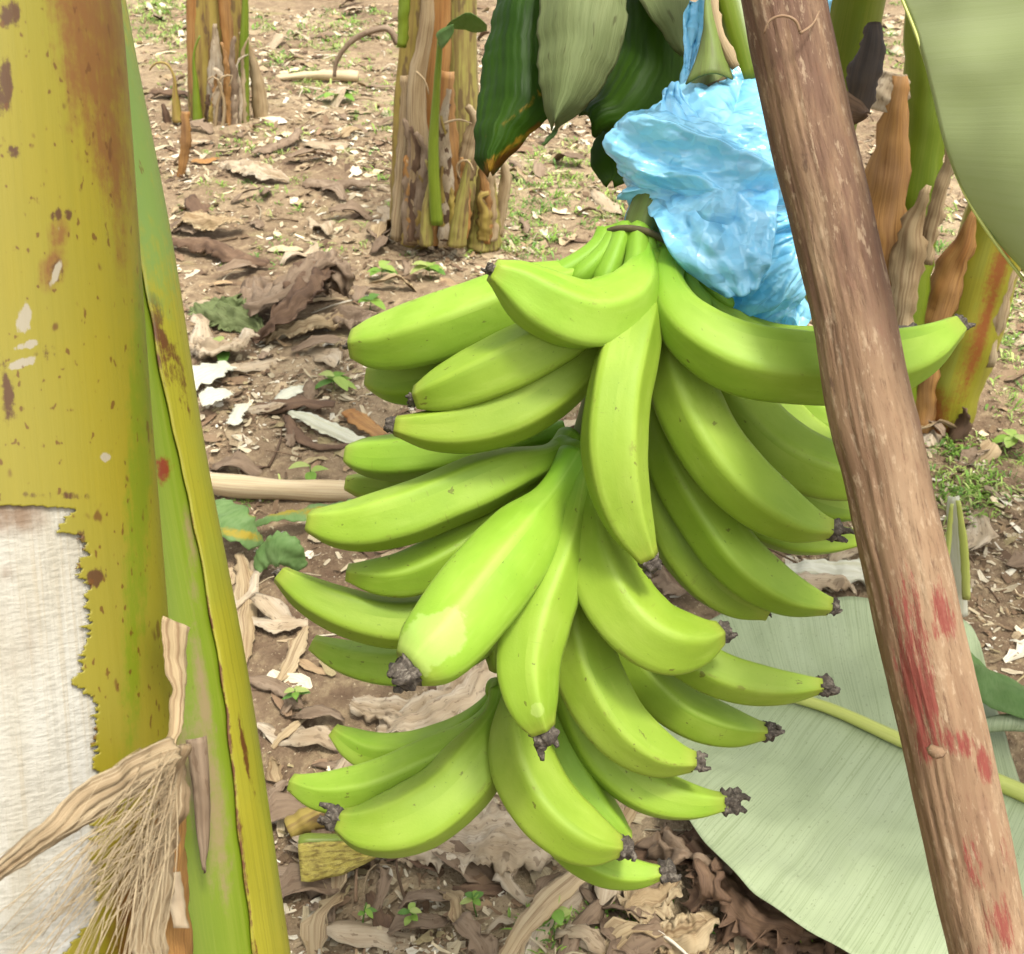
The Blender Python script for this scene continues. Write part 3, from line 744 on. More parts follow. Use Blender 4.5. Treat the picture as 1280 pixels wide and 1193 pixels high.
NSEG = 40
def banana(pts, r, rot=0.0, tip=True, neck=0.16, ang=0.8, tipdir=None, sap=None, tipsize=1.0, blunt=0.0):
    """pts: (px, py, depth) from crown to tip; r: half width in photograph pixels at the belly."""
    n = 54
    path = cr([P(*p) for p in pts], n)
    d = proj(path)[2]
    t = np.linspace(0, 1, n)
    pr = np.interp(t, [0, neck * .5, neck, neck + .07, neck + .17, neck + .30, .66, .80, .90, .955, .985, 1.0],
                   [.50, .40, .43, .58, .82, .97, 1.0, .90 + .08 * blunt, .70 + .2 * blunt, .50 + .28 * blunt, .37 + .25 * blunt, .30 + .1 * blunt])
    k = np.array([1, 2, 3, 2, 1.]); k /= k.sum()
    pr = np.convolve(np.pad(pr, 2, mode='edge'), k, 'valid')
    rad = pr * r * d / FPX
    q = 2 * math.pi / 5
    rr = math.radians(rot)
    def prof(th, tt):
        a = np.mod(th - rr + q / 2, q) - q / 2          # 0 on a ridge
        poly = math.cos(q / 2) / np.cos(q / 2 - np.abs(a))
        soft = np.sqrt(a * a + 0.0022) - 0.047
        poly = math.cos(q / 2) / np.cos(np.clip(q / 2 - soft, -1, 1))
        w = ang * np.clip((tt - .12) / .2, 0.15, 1)
        return (1 - w) + w * poly * 1.09
    s = random.random() * 90
    prof2 = lambda th, tt: prof(th, tt) * (1 + .012 * np.sin(2 * th + 3 * tt * 3 + s) + .012 * np.sin(tt * 17 + s))
    mb = MB()
    th = np.linspace(0, 2 * math.pi, NSEG, endpoint=False)
    a = np.mod(th - rr + q / 2, q) - q / 2
    rid = np.tile(np.clip(1 - np.abs(a) / .28, 0, 1), n)
    along = np.repeat(t, NSEG)
    at = {"ridge": lambda vs: np.concatenate([rid, [0, 0]]), "along": lambda vs: np.concatenate([along, [0, 1]]), "sap": blobs(sap or [])}
    tube(mb, path, rad, NSEG, prof2, attr=at)
    o = mb.build("plantain", M["banana"], bunch)
    if tip:
        fl = MB()
        e = path[-1]; td = unit(path[-1] - path[-4])
        td2 = td if tipdir is None else unit(td + .9 * unit(P(pts[-1][0] + tipdir[0], pts[-1][1] + tipdir[1], d[-1]) - P(pts[-1][0], pts[-1][1], d[-1])))
        sc = .0072 * tipsize
        sd = random.random() * 99
        pp = cr([e - td * sc * .4, e + td * sc * .5, e + td * sc + td2 * sc * .5], 9)
        tube(fl, pp, np.array([.95, 1.1, 1.15, 1.15, 1.1, 1.1, 1.0, .85, .4]) * sc * .95, 20,
             lambda th, tt: 1 + .22 * np.sin(5 * th + sd) + .18 * np.sin(9 * th + 9 * tt + sd) + .1 * np.sin(13 * tt * 3 + sd))
        for kk in range(4):
            side = unit(np.cross(td, rng.normal(size=3)))
            b0 = e + td * sc * .7 + side * sc * .5
            L = sc * (.6 + 1.0 * random.random())
            b1 = b0 + unit(td2 + side * .5) * L * .6
            b2 = b1 + unit(td2 + rng.normal(size=3) * .6) * L * .7
            tube(fl, cr([b0, b1, b2], 7), np.linspace(sc * .5, sc * .2, 7), 8, lambda th, tt: 1 + .3 * np.sin(3 * th + 9 * tt))
        fl.build("withered_flower", M["flower"], o)
    return o

BAN = [  # top hand
 dict(p=[(802, 318, .955), (800, 345, .93), (776, 383, .905), (730, 396, .885), (675, 376, .87), (640, 352, .862), (616, 338, .857)], r=44, rot=30, neck=.10, ang=.9, tip=True, tipsize=.55),
 dict(p=[(772, 312, .985), (735, 338, .97), (690, 358, .96), (615, 388, .96), (540, 415, .97), (475, 430, .985), (440, 431, .99)], r=43, rot=10, tip=True, tipsize=.5, blunt=.5),
 dict(p=[(768, 320, .995), (735, 360, 1.005), (650, 415, 1.01), (575, 455, 1.02), (505, 475, 1.03), (462, 472, 1.04)], r=36, rot=50, tip=False, blunt=.6),
 dict(p=[(786, 306, .965), (765, 350, .95), (720, 405, .925), (660, 442, .915), (600, 470, .915), (550, 490, .92), (521, 498, .925)], r=40, rot=5, tipsize=.7, blunt=.3),
 dict(p=[(796, 318, .975), (775, 370, .965), (735, 440, .945), (670, 500, .93), (600, 530, .925), (540, 537, .925), (494, 532, .925)], r=37, rot=25, tipsize=.8, tipdir=(-1, 0)),
 dict(p=[(814, 325, .955), (805, 380, .925), (788, 430, .90), (772, 500, .88), (768, 570, .875), (782, 640, .88), (810, 698, .885)], r=42, rot=38, ang=.9, neck=.12, tipsize=1.0, tipdir=(.3, 1)),
 dict(p=[(838, 324, .955), (836, 360, .93), (858, 404, .905), (915, 442, .89), (1000, 457, .89), (1080, 457, .90), (1145, 440, .915), (1196, 408, .925)], r=46, rot=-20, ang=.9, neck=.09, tipsize=.9),
 dict(p=[(862, 338, .975), (885, 384, .97), (950, 428, .975), (1040, 438, .985), (1128, 426, .99)], r=29, rot=40, neck=.12, tipsize=1.5, tipdir=(.2, 1)),
 dict(p=[(828, 330, .98), (832, 400, .965), (852, 480, .945), (895, 565, .935), (950, 622, .935), (1000, 652, .94), (1036, 661, .945)], r=42, rot=14, ang=.9, tipsize=1.1, neck=.13),
 dict(p=[(856, 338, 1.0), (872, 420, 1.0), (915, 505, .99), (985, 570, .985), (1045, 592, .985), (1110, 600, .99)], r=42, rot=-12, tip=False, neck=.13),
 dict(p=[(840, 340, 1.05), (880, 500, 1.06), (950, 585, 1.055), (1020, 625, 1.05), (1090, 640, 1.05)], r=30, rot=33, tip=False),
 dict(p=[(800, 430, 1.03), (840, 540, 1.05), (910, 630, 1.05), (985, 668, 1.045), (1085, 672, 1.05)], r=26, rot=33, tip=False),
 dict(p=[(790, 420, 1.02), (815, 500, 1.01), (842, 570, .995), (880, 640, .985), (930, 705, .98), (985, 742, .985), (1036, 757, .99)], r=37, rot=12, ang=.9, neck=.14, tipsize=.9),
 dict(p=[(785, 430, 1.04), (808, 520, 1.035), (830, 610, 1.025), (862, 690, 1.02), (910, 742, 1.02), (958, 764, 1.025)], r=38, rot=45, neck=.14, tip=True, tipsize=.4),
 # pale ones further back on the right
 dict(p=[(880, 400, 1.12), (930, 450, 1.14), (985, 505, 1.15), (1060, 535, 1.15)], r=30, rot=30, tip=False),
 dict(p=[(900, 420, 1.1), (960, 500, 1.11), (1010, 550, 1.11), (1090, 580, 1.11)], r=30, rot=10, tip=False),
 # middle hand
 dict(p=[(722, 575, .985), (694, 618, .965), (650, 680, .925), (590, 755, .885), (548, 806, .862), (514, 836, .848)], r=56, rot=80, ang=.35, neck=.20, blunt=1.0, tipsize=1.5,
      sap=[(540, 800, 52, 34, -40, 1.0)]),
 dict(p=[(728, 582, .98), (716, 640, .96), (696, 700, .935), (668, 775, .915), (658, 840, .905), (668, 890, .90), (678, 913, .90)], r=43, rot=55, ang=.9, neck=.17, blunt=.35, tipsize=1.25,
      sap=[(672, 888, 10, 10, 0, 1.0)]),
 dict(p=[(740, 590, .985), (742, 640, .965), (752, 700, .94), (778, 760, .925), (822, 798, .92), (866, 802, .93), (898, 792, .94)], r=47, rot=-5, ang=.9, neck=.13, tipsize=1.1, tipdir=(1, -.5)),
 dict(p=[(712, 550, 1.02), (690, 570, 1.0), (640, 588, .98), (570, 618, .965), (500, 645, .96), (430, 658, .96), (386, 652, .962)], r=39, rot=20, tip=False, neck=.12, blunt=.3),
 dict(p=[(705, 540, 1.05), (650, 550, 1.045), (590, 560, 1.04), (520, 570, 1.04), (470, 572, 1.045), (434, 568, 1.05)], r=31, rot=40, tip=False, blunt=.7),
 dict(p=[(705, 545, 1.09), (620, 580, 1.09), (530, 605, 1.09), (460, 608, 1.1), (432, 604, 1.1)], r=22, rot=40, tip=False, blunt=.6),
 dict(p=[(712, 560, 1.03), (675, 590, 1.02), (630, 640, 1.005), (570, 690, .995), (500, 720, .99), (434, 716, .99)], r=32, rot=10, tip=False, neck=.12),
 dict(p=[(712, 600, 1.05), (640, 700, 1.05), (570, 760, 1.03), (500, 778, 1.015), (430, 764, 1.01), (380, 740, 1.01), (350, 718, 1.012)], r=33, rot=30, tip=True, tipsize=.5, blunt=.2),
 dict(p=[(705, 620, 1.1), (640, 760, 1.1), (570, 815, 1.08), (490, 832, 1.07), (430, 822, 1.07), (390, 804, 1.07)], r=29, rot=20, tip=False, blunt=.2),
 dict(p=[(722, 600, 1.02), (712, 680, 1.005), (718, 760, .985), (738, 845, .97), (780, 912, .965), (830, 944, .97), (866, 951, .975)], r=41, rot=8, ang=.9, neck=.15, tipsize=1.0, tipdir=(1, 0)),
 dict(p=[(715, 640, 1.06), (705, 760, 1.045), (722, 860, 1.03), (760, 945, 1.02), (820, 992, 1.015), (870, 1004, 1.015), (906, 1003, 1.02)], r=35, rot=40, neck=.14, tipsize=1.35, tipdir=(1, -.6)),
 dict(p=[(735, 640, 1.06), (752, 740, 1.05), (800, 835, 1.04), (860, 890, 1.035), (915, 910, 1.035), (955, 914, 1.04)], r=33, rot=-10, neck=.14, tipsize=1.1, tipdir=(1, 0)),
 dict(p=[(745, 620, 1.05), (780, 720, 1.03), (835, 800, 1.005), (900, 842, .995), (965, 857, .995), (1026, 857, 1.0)], r=30, rot=20, neck=.14, tipsize=1.1, tipdir=(1, -.2)),
 dict(p=[(700, 610, 1.1), (660, 700, 1.1), (632, 780, 1.09), (622, 840, 1.09)], r=30, rot=20, tip=False),
 # lower hand
 dict(p=[(626, 862, 1.10), (610, 882, 1.10), (575, 918, 1.10), (520, 942, 1.10), (460, 940, 1.11), (416, 913, 1.115)], r=27, rot=30, tip=False, neck=.10),
 dict(p=[(628, 865, 1.085), (612, 895, 1.08), (580, 930, 1.07), (520, 962, 1.06), (450, 988, 1.055), (400, 990, 1.055), (364, 978, 1.06)], r=31, rot=10, tip=False, neck=.10),
 dict(p=[(632, 868, 1.07), (622, 900, 1.055), (596, 952, 1.035), (550, 1002, 1.02), (495, 1030, 1.012), (450, 1034, 1.012), (424, 1026, 1.014)], r=45, rot=28, neck=.10, tipsize=1.3, tipdir=(-.6, -.3)),
 dict(p=[(648, 850, 1.06), (645, 900, 1.03), (654, 955, 1.01), (685, 1010, .995), (730, 1046, .99), (774, 1058, .995)], r=42, rot=12, ang=.9, neck=.10, tipsize=1.25, tipdir=(1, -.2)),
 dict(p=[(690, 830, 1.07), (690, 900, 1.055), (710, 965, 1.04), (745, 1020, 1.03), (784, 1050, 1.03)], r=36, rot=40, neck=.10, tip=False),
 dict(p=[(660, 870, 1.09), (668, 970, 1.07), (705, 1045, 1.05), (755, 1082, 1.045), (800, 1092, 1.045), (828, 1090, 1.045)], r=27, rot=20, neck=.12, tipsize=1.2, tipdir=(1, 0)),
]
for b in BAN:
    b = dict(b); banana(b.pop("p"), b.pop("r"), **b)
# crowns where the necks fuse, and the ring scars above them
def crown(pts, r, name="hand_crown", mat="banana"):
    path = cr([P(*p) for p in pts], 30)
    s = random.random() * 9
    mb = MB()
    z = lambda vs: np.full(len(vs), .06)
    tube(mb, path, np.full(30, r), 18, lambda th, t: 1 + .035 * np.sin(20 * t + s) + .05 * np.sin(3 * th), attr={"along": z, "ridge": lambda v: np.zeros(len(v)), "sap": lambda v: np.zeros(len(v))})
    return mb.build(name, M[mat], bunch)
def necks():
    mb = MB()
    for r, pts in ((13, [(759, 295, .970), (744, 312, .962), (716, 333, .958), (684, 352, .958)]), (12, [(768, 292, .966), (757, 312, .956), (738, 334, .95), (715, 356, .955)]),
                   (13, [(780, 289, .962), (772, 310, .950), (762, 336, .945), (752, 362, .945)]), (15, [(797, 292, .958), (797, 312, .945), (795, 334, .935), (786, 362, .925)]),
                   (11, [(812, 297, .958), (812, 318, .948), (812, 342, .94), (806, 372, .93)]), (12, [(833, 307, .962), (836, 330, .950), (838, 356, .94), (846, 384, .93)]),
                   (11, [(850, 316, .966), (857, 338, .958), (866, 364, .952), (884, 388, .955)]), (9, [(862, 326, .972), (873, 344, .968), (888, 362, .968), (915, 384, .972)]),
                   (10, [(822, 302, .96), (824, 325, .955), (826, 350, .955), (830, 380, .955)])):
        path = cr([P(*p) for p in pts], 16)
        f = np.array([1.25, 1.12, 1.0, .95, .92, .92, .93, .95, .98, 1.0, 1.05, 1.1, 1.15, 1.15, 1.0, .6])
        tube(mb, path, f * r * .95 / FPX, 14, lambda th, t: 1 + .10 * np.cos(4 * th), attr={"along": lambda v: np.full(len(v), .12), "ridge": lambda v: np.zeros(len(v)), "sap": lambda v: np.zeros(len(v))})
    mb.build("hand_crown", M["banana"], bunch)
necks()
crown([(760, 300, .985), (785, 295, .972), (808, 303, .968), (832, 313, .972), (858, 330, .985)], .0095)
crown([(748, 302, .99), (756, 292, .968), (774, 286, .952), (800, 287, .945), (826, 297, .948), (850, 311, .956), (868, 330, .97), (872, 340, .99)], .0030, "scar_ring", "scar")
crown([(700, 560, 1.01), (722, 570, .995), (745, 578, 1.01)], .0125)
crown([(692, 566, 1.0), (716, 567, .985), (745, 574, .995)], .003, "scar_ring", "scar")
crown([(618, 862, 1.10), (634, 858, 1.085), (655, 852, 1.08)], .011)
crown([(858, 110, 1.0), (884, 112, .985), (914, 98, .99)], .0045, "scar_ring", "scar")

# ------------------------------------------------------------------ blue plastic bag
def make_bag():
    rows = [(926, 932, 82), (916, 946, 96), (900, 960, 112), (862, 968, 126), (818, 976, 142), (786, 985, 162), (770, 992, 188), (763, 1000, 218),
            (768, 1006, 246), (786, 1010, 268), (822, 1012, 290), (846, 1013, 316), (866, 1014, 338), (884, 1016, 356), (902, 1016, 372), (930, 1014, 388), (965, 1006, 400), (982, 996, 412)]
    R = np.array(rows, float)
    nu, nv = 340, 260
    s = np.linspace(0, 1, len(rows)); u = np.linspace(0, 1, nu)
    xl, xr, yy = (np.interp(u, s, R[:, k]) for k in range(3))
    ker = np.ones(9) / 9
    sm = lambda a: np.convolve(np.pad(a, 4, mode='edge'), ker, 'valid')
    xl, xr, yy = sm(xl), sm(xr), sm(yy)
    pts = np.zeros((nu, nv, 3)); uvp = np.zeros((nu, nv, 2))
    for i in range(nu):
        cx, hw = (xl[i] + xr[i]) / 2, (xr[i] - xl[i]) / 2
        for j in range(nv):
            a = 2 * math.pi * j / nv
            dx = -math.cos(a) * hw
            dep = .985 - math.sin(a) * min(.062, hw * .0007 * .85)
            pts[i, j] = P(cx + dx, yy[i] - 14 * math.sin(a), dep)
    nrm = unit(np.cross(np.gradient(pts, axis=0), np.roll(pts, -1, 1) - np.roll(pts, 1, 1)))
    if ((CAM - pts[nu // 2, nv // 4]) @ nrm[nu // 2, nv // 4]) < 0: nrm = -nrm
    for i in range(nu):
        env = min(1, i / 18, (nu - i) / 18)
        for j in range(nv):
            p = pts[i, j]
            x, y = (p[0] - .2) * 14, (p[2] - 1.1) * 14
            q = Vector((x, y, p[1] * 9))
            wx = mn.noise(q * .8) * 1.1; wy = mn.noise(q * .8 + Vector((7, 3, 1))) * 1.1
            k = i / nu
            w = min(1, max(0, (k - .5) / .16))
            tilt = (.30 * x) * (1 - w) + (-1.5 * x) * w
            f1 = y * 1.25 + tilt + wx * .8
            fold = (.5 + .5 * math.sin(f1 * 2.6)) ** .7
            f2 = y * 2.4 + 1.4 * tilt + wy * 1.5
            fold2 = 1 - abs(math.sin(f2 * 2.2 + 1))
            # creased facets: distance to scattered points, sharp where two cells meet
            yt = y + tilt * .7
            g1 = mn.noise(q * 1.7 + Vector((3, 9, 2))) * .9
            c1 = mn.voronoi(Vector((x * .5 + wx * .5, yt * 2.4 + wy * .6 + g1 * .5, p[1] * 7)))[0]
            c2 = mn.voronoi(Vector((x * 1.0 + wy * .6 + 9, yt * 4.4 + wx * 1.2 + g1, p[1] * 12 + 5)))[0]
            c3 = mn.voronoi(Vector((x * 2.2 + y * 2.0 + wx, yt * 5.5 - x * 2.5 + wy, p[1] * 20 + 9)))[0]
            c4 = mn.voronoi(Vector((x * 4 + wx, yt * 15 + wy * 2, p[1] * 30 + 9)))[0]
            off = .022 * (fold - .5) + .008 * (fold2 - .5) + .022 * (c1[0] ** 2 - .3) - .013 * (c2[0] ** 2 - .25) + .009 * (c3[0] ** 2 - .25) + .0035 * (c4[0] - .4)
            pts[i, j] = p + nrm[i, j] * off * env
    mb = MB()
    faces, uvs = [], []
    for i in range(nu - 1):
        for j in range(nv):
            j2 = (j + 1) % nv
            faces.append((i * nv + j, (i + 1) * nv + j, (i + 1) * nv + j2, i * nv + j2))
            uvs.append(((j * .0018, i * .0012), (j * .0018, (i + 1) * .0012), ((j + 1) * .0018, (i + 1) * .0012), ((j + 1) * .0018, i * .0012)))
    mb.add(pts.reshape(-1, 3), faces, uvs)
    root = thing("plastic_bag", P(950, 408, .98), "crumpled sky blue plastic bag wound round the fruit stalk above the plantains", "plastic bag")
    mb.build("wad", M["bag"], root)
    def flap(name, Aed, Bed, nu=30, nv=16, bulge=.006, wob=.01):
        pts = sheet_pts([P(*a) for a in Aed], [P(*b) for b in Bed], nu, nv, bulge, wob, 25, pleat=.002, npl=3)
        nn = unit(np.cross(np.gradient(pts, axis=0), np.gradient(pts, axis=1)))
        for i in range(nu):
            for j in range(nv):
                q = pts[i, j]
                pts[i, j] += nn[i, j] * (.012 * (mn.voronoi(Vector((q[0] * 26 + q[2] * 30, q[2] * 14, 3)))[0][0] - .45) + .003 * (mn.voronoi(Vector((q[0] * 60, q[2] * 60, 3)))[0][0] - .45))
        shell(MB(), pts, .0005).build(name, M["bag"], root)
    flap("ear", [(832, 110, .95), (828, 125, .945), (822, 145, .94), (818, 165, .94)], [(850, 104, .955), (856, 120, .95), (872, 140, .945), (880, 160, .94)])
    flap("strap", [(858, 5, 1.09), (854, 40, 1.08), (854, 80, 1.06), (852, 120, 1.03)], [(892, 5, 1.09), (888, 40, 1.08), (872, 80, 1.06), (862, 120, 1.03)])
    flap("strap", [(1018, -20, 1.12), (1020, 10, 1.12), (1024, 40, 1.12)], [(1036, -20, 1.12), (1033, 10, 1.12), (1030, 40, 1.12)])
    # loose lower skirt that hangs over the stalk
    flap("skirt", [(808, 250, .965), (834, 306, .926), (868, 342, .925), (905, 366, .93)], [(975, 235, .965), (968, 290, .910), (962, 330, .91), (950, 352, .92)], 80, 60, .012, .008)
make_bag()

# ------------------------------------------------------------------ wooden prop pole
def make_pole():
    pts = [P(896, -380, .80), P(979, 0, .80), P(1069, 410, .802), P(1102, 560, .803), P(1196, 1000, .805), P(1238, 1193, .805)]
    d = unit(pts[-1] - pts[-2]); foot = pts[-1] + d * ((pts[-1][2] + .03) / -d[2])
    path = cr(pts + [foot], 420)
    n = len(path)
    path[:, 0] += np.array([.004 * mn.noise(Vector((0, 2, i * .018))) + .0012 * mn.noise(Vector((0, 5, i * .07))) for i in range(n)])
    x, y, dd = proj(path)
    rad = np.interp(y, [-400, 0, 300, 410, 540, 620, 1000, 1200, 2500], [49, 51, 50, 50, 54, 52, 52, 51, 50]) * .803 / FPX
    seg = 110
    tt = np.linspace(0, 1, n)[:, None]; th = np.linspace(0, 2 * math.pi, seg, endpoint=False)[None]
    R = np.ones((n, seg))
    for i in range(n):
        for j in range(seg):
            v = Vector((math.cos(th[0, j]) * 1.2, math.sin(th[0, j]) * 1.2, tt[i, 0] * 14))
            v2 = Vector((math.cos(th[0, j]) * 7, math.sin(th[0, j]) * 7, tt[i, 0] * 30))
            v3 = Vector((math.cos(th[0, j]) * 5, math.sin(th[0, j]) * 5, tt[i, 0] * 8))
            R[i, j] = 1 + .055 * mn.noise(v) + .02 * mn.noise(v2) - .05 * max(0, .12 - abs(mn.noise(v3))) / .12
    paint = blobs([(1140, 775, 18, 70, -10, .62), (1148, 850, 24, 80, -10, .85), (1180, 765, 13, 40, -12, .8), (1168, 790, 26, 12, -20, .6), (1160, 925, 18, 34, -10, .75), (1200, 930, 34, 16, 22, .7), (1230, 955, 11, 28, -12, .85),
                   (1218, 1080, 15, 40, -10, .6), (1250, 1160, 24, 44, -10, .6), (1258, 1060, 9, 34, -8, .5), (1118, 760, 12, 60, -10, .4), (1232, 1220, 34, 40, 0, .6)])
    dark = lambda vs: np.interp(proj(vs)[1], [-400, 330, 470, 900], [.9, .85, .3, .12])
    root = thing("wooden_pole", foot, "weathered wooden prop pole with red paint smears, leaning in front of the bunch", "wooden pole")
    mb = MB()
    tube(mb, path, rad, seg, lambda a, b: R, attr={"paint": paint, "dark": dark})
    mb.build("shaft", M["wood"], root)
    # knot and curled bark scar
    z = {"paint": lambda v: np.zeros(len(v)), "dark": lambda v: np.full(len(v), .3)}
    kn = MB()
    c = P(1170, 940, .763)
    nrm = unit(CAM - c)
    tube(kn, cr([c - nrm * .006, c + nrm * .0002], 4), [.0055, .0056, .0046, .002], 9, lambda th, t: 1 + .2 * np.sin(2 * th) + .1 * np.sin(3 * th + 1), attr=z)
    kn.build("knot", M["wood"], root)
    sc = MB()
    tube(sc, cr([P(955, 42, .762), P(962, 26, .758), P(978, 20, .756), P(994, 26, .758), P(1000, 40, .76)], 20), np.linspace(.0007, .0012, 20), 8, attr=z)
    tube(sc, cr([P(1000, 42, .758), P(1016, 30, .762), P(1024, 14, .768)], 12), np.linspace(.0010, .0006, 12), 8, attr=z)
    sc.build("bark_scar", M["wood"], root)
make_pole()

# ------------------------------------------------------------------ the two stems close on the left
def make_left_stems():
    # nearest: yellow stem with a torn skin
    R0 = .092
    ctr = [np.array([-.62, .42, 2.5]), P(-100, -420, .60), P(-80, -100, .60), P(-70, 0, .60), P(-26, 500, .62), P(12, 920, .635), P(30, 1193, .645)]
    d = unit(ctr[-1] - ctr[-2]); d = unit(d + np.array([0, 0, -1.2])); foot = ctr[-1] + d * (ctr[-1][2] + .03) / -d[2]
    root = thing("banana_plant", foot, "thick yellow banana stem filling the left edge, skin torn to white pith", "banana plant", "banana plants standing in the grove")
    globals()["left_plant"] = root
    path = cr(ctr + [foot], 1600)
    yy = proj(path)[1]
    vis = np.where((yy > -20) & (yy < 1215) & (proj(path)[2] > .3))[0]
    path = np.vstack([path[:vis[0]:12], cr(path[vis[0]:vis[-1]:8], 820), path[vis[-1] + 12::12]])
    x, y, dd = proj(path)
    none = lambda v: np.zeros(len(v))
    brown_w = blobs([(15, 640, 40, 30, 0, .9), (40, 655, 14, 20, 0, .9), (0, 720, 10, 14, 0, 1), (20, 800, 30, 60, 0, .4)])
    tube(MB(), path[::3], R0 - .002, 60, attr={"brown": brown_w}).build("white_pith", M["pith"], root)
    # outer skin, rebuilt row by row so that the tear has a real ragged edge
    t, n, b = frames(path, CAM)
    edge = np.array([(610, -90), (618, -20), (622, 30), (626, 60), (632, 94), (640, 84), (655, 70), (662, 97), (684, 107), (709, 94), (719, 109), (774, 107), (829, 94), (853, 122), (883, 119), (968, 116), (1040, 120), (1085, 120), (1112, 84), (1128, 30), (1140, -30)], float)
    back = -2.9
    mb = MB()
    verts, rowsel = [], []
    ncol = 90
    for i in range(len(path)):
        th_start = back
        if 611 < y[i] < 1132:
            px = np.interp(y[i], edge[:, 0], edge[:, 1])
            ph = y[i] * .055 + 1.2 * mn.noise(Vector((y[i] * .05, 6, 6)))
            ph2 = y[i] * .14 + 1.5 * mn.noise(Vector((y[i] * .09, 2, 6)))
            px += 15 * ((ph % 1) - .5) * (.6 + mn.noise(Vector((y[i] * .02, 1, 1)))) + 9 * ((ph2 % 1) - .5) + 4 * mn.noise(Vector((y[i] * .4, 3, 3)))
            # solve the angle at which the surface projects to px
            ths = np.linspace(-1.5, 1.5, 121)
            q = path[i] + R0 * (np.cos(ths)[:, None] * n[i] + np.sin(ths)[:, None] * b[i])
            qx = proj(q)[0]
            o = np.argsort(qx)
            sgn = 1 if qx[-1] > qx[0] else -1
            th_start = np.interp(px, qx[o], ths[o])
            rowsel.append(sgn)
        verts.append((th_start,))
    sgn = rowsel[0]
    ts = np.array([v[0] for v in verts])
    start = np.where(ts == back, sgn * back, ts)
    skin_at = {
        "orange": blobs([(116, 40, 46, 140, -6, .85), (136, 180, 24, 90, -10, .8), (150, 290, 10, 60, -4, .5), (185, 1150, 40, 120, 0, 1.0), (72, 290, 12, 22, 10, .7), (66, 335, 14, 26, 15, .75)]),
        "brown": blobs([(5, 110, 12, 36, 0, .8), (15, 190, 10, 10, 0, .6), (10, 500, 10, 50, -5, .6), (70, 340, 10, 22, 15, .6), (118, 722, 14, 12, 0, .8), (70, 620, 50, 6, 0, .5), (100, 680, 10, 30, 0, .5), (12, 16, 14, 20, 0, .6), (60, 440, 16, 20, 0, .4), (70, 270, 10, 10, 0, .7), (85, 268, 6, 8, 0, .7)]),
        "pale": blobs([(70, 342, 5, 18, 20, .9), (30, 400, 9, 20, 10, .8), (32, 432, 16, 5, -15, .8), (26, 455, 18, 6, -20, .8), (132, 572, 8, 6, 0, .7), (72, 285, 4, 6, 0, .6)]),
        "green": blobs([(175, 560, 16, 420, 2, .75)])}
    nc = 230
    base_th = np.concatenate([[-2.9, -2.2, -1.8], np.linspace(-1.4, 1.9, nc - 5), [2.4, 2.9]])
    th = np.tile(base_th, (len(path), 1)); keep0 = np.zeros(len(path), int)
    for i in range(len(path)):
        if ts[i] != back:
            j0 = int(np.searchsorted(base_th, sgn * ts[i]))
            keep0[i] = max(j0 - 1, 0); th[i, keep0[i]] = sgn * ts[i]
    pts = path[:, None] + R0 * (np.cos(sgn * th)[..., None] * n[:, None] + np.sin(sgn * th)[..., None] * b[:, None])
    sl = np.concatenate([[0], np.cumsum(np.linalg.norm(np.diff(path, axis=0), axis=1))])
    faces, uvs = [], []
    for i in range(len(path) - 1):
        for j in range(max(keep0[i], keep0[i + 1]), nc - 1):
            faces.append((i * nc + j, i * nc + j + 1, (i + 1) * nc + j + 1, (i + 1) * nc + j)[::int(sgn)])
            uvs.append(((th[i, j] * R0, sl[i]), (th[i, j + 1] * R0, sl[i]), (th[i + 1, j + 1] * R0, sl[i + 1]), (th[i + 1, j] * R0, sl[i + 1]))[::int(sgn)])
    mb = MB()
    pv = pts.reshape(-1, 3)
    mb.add(pv, faces, uvs, **{k: f(pv) for k, f in skin_at.items()})
    o = mb.build("outer_skin", M["stem_yellow"], root)
    sol = o.modifiers.new("thickness", 'SOLIDIFY'); sol.thickness = .0008; sol.offset = -1
    # dry torn flap and its loose fibres
    D = .535
    fl = sheet_pts([P(208, 922, D + .02), P(160, 945, D - .005), P(110, 975, D - .02), P(50, 1030, D - .03), P(-30, 1100, D - .03)],
                   [P(212, 968, D + .02), P(180, 984, D), P(120, 1022, D - .015), P(60, 1062, D - .025), P(-30, 1124, D - .03)], 60, 14, .004, .005, 60, pleat=.0012, npl=4)
    shell(MB(), fl, .0008).build("dry_flap", M["dry_fibre"], root)
    fl = sheet_pts([P(212, 930, D + .02), P(200, 1000, D + .02), P(188, 1080, D + .01), P(170, 1200, D)], [P(232, 930, D + .045), P(228, 1000, D + .035), P(214, 1080, D + .03), P(205, 1210, D + .02)], 50, 14, .003, .006, 60, pleat=.0012, npl=4)
    shell(MB(), fl, .0008).build("dry_flap", M["dry_fibre"], root)
    fib = MB()
    for k in range(130):
        x0, y0 = 205 + random.uniform(-30, 18), 935 + random.uniform(0, 130)
        ang = random.uniform(.15, 1.0)
        L = random.uniform(90, 330)
        x1, y1 = x0 - L * math.cos(ang * 1.2 + .3), y0 + L * math.sin(ang * 1.2 + .3)
        dd0 = D - .004 - random.uniform(0, .02)
        mid = (x0 * .5 + x1 * .5 + random.uniform(-12, 12), y0 * .5 + y1 * .5 - random.uniform(-4, 18))
        pth = cr([P(x0, y0, dd0 + .01), P(mid[0], mid[1], dd0 - .012), P(x1, y1, dd0 - .02 - random.uniform(-.01, .015))], 12)
        tube(fib, pth, np.linspace(.00026, .00011, 12) * random.uniform(.6, 1.8), 5)
    fib.build("loose_fibres", M["dry_fibre"], root)["kind"] = "stuff"
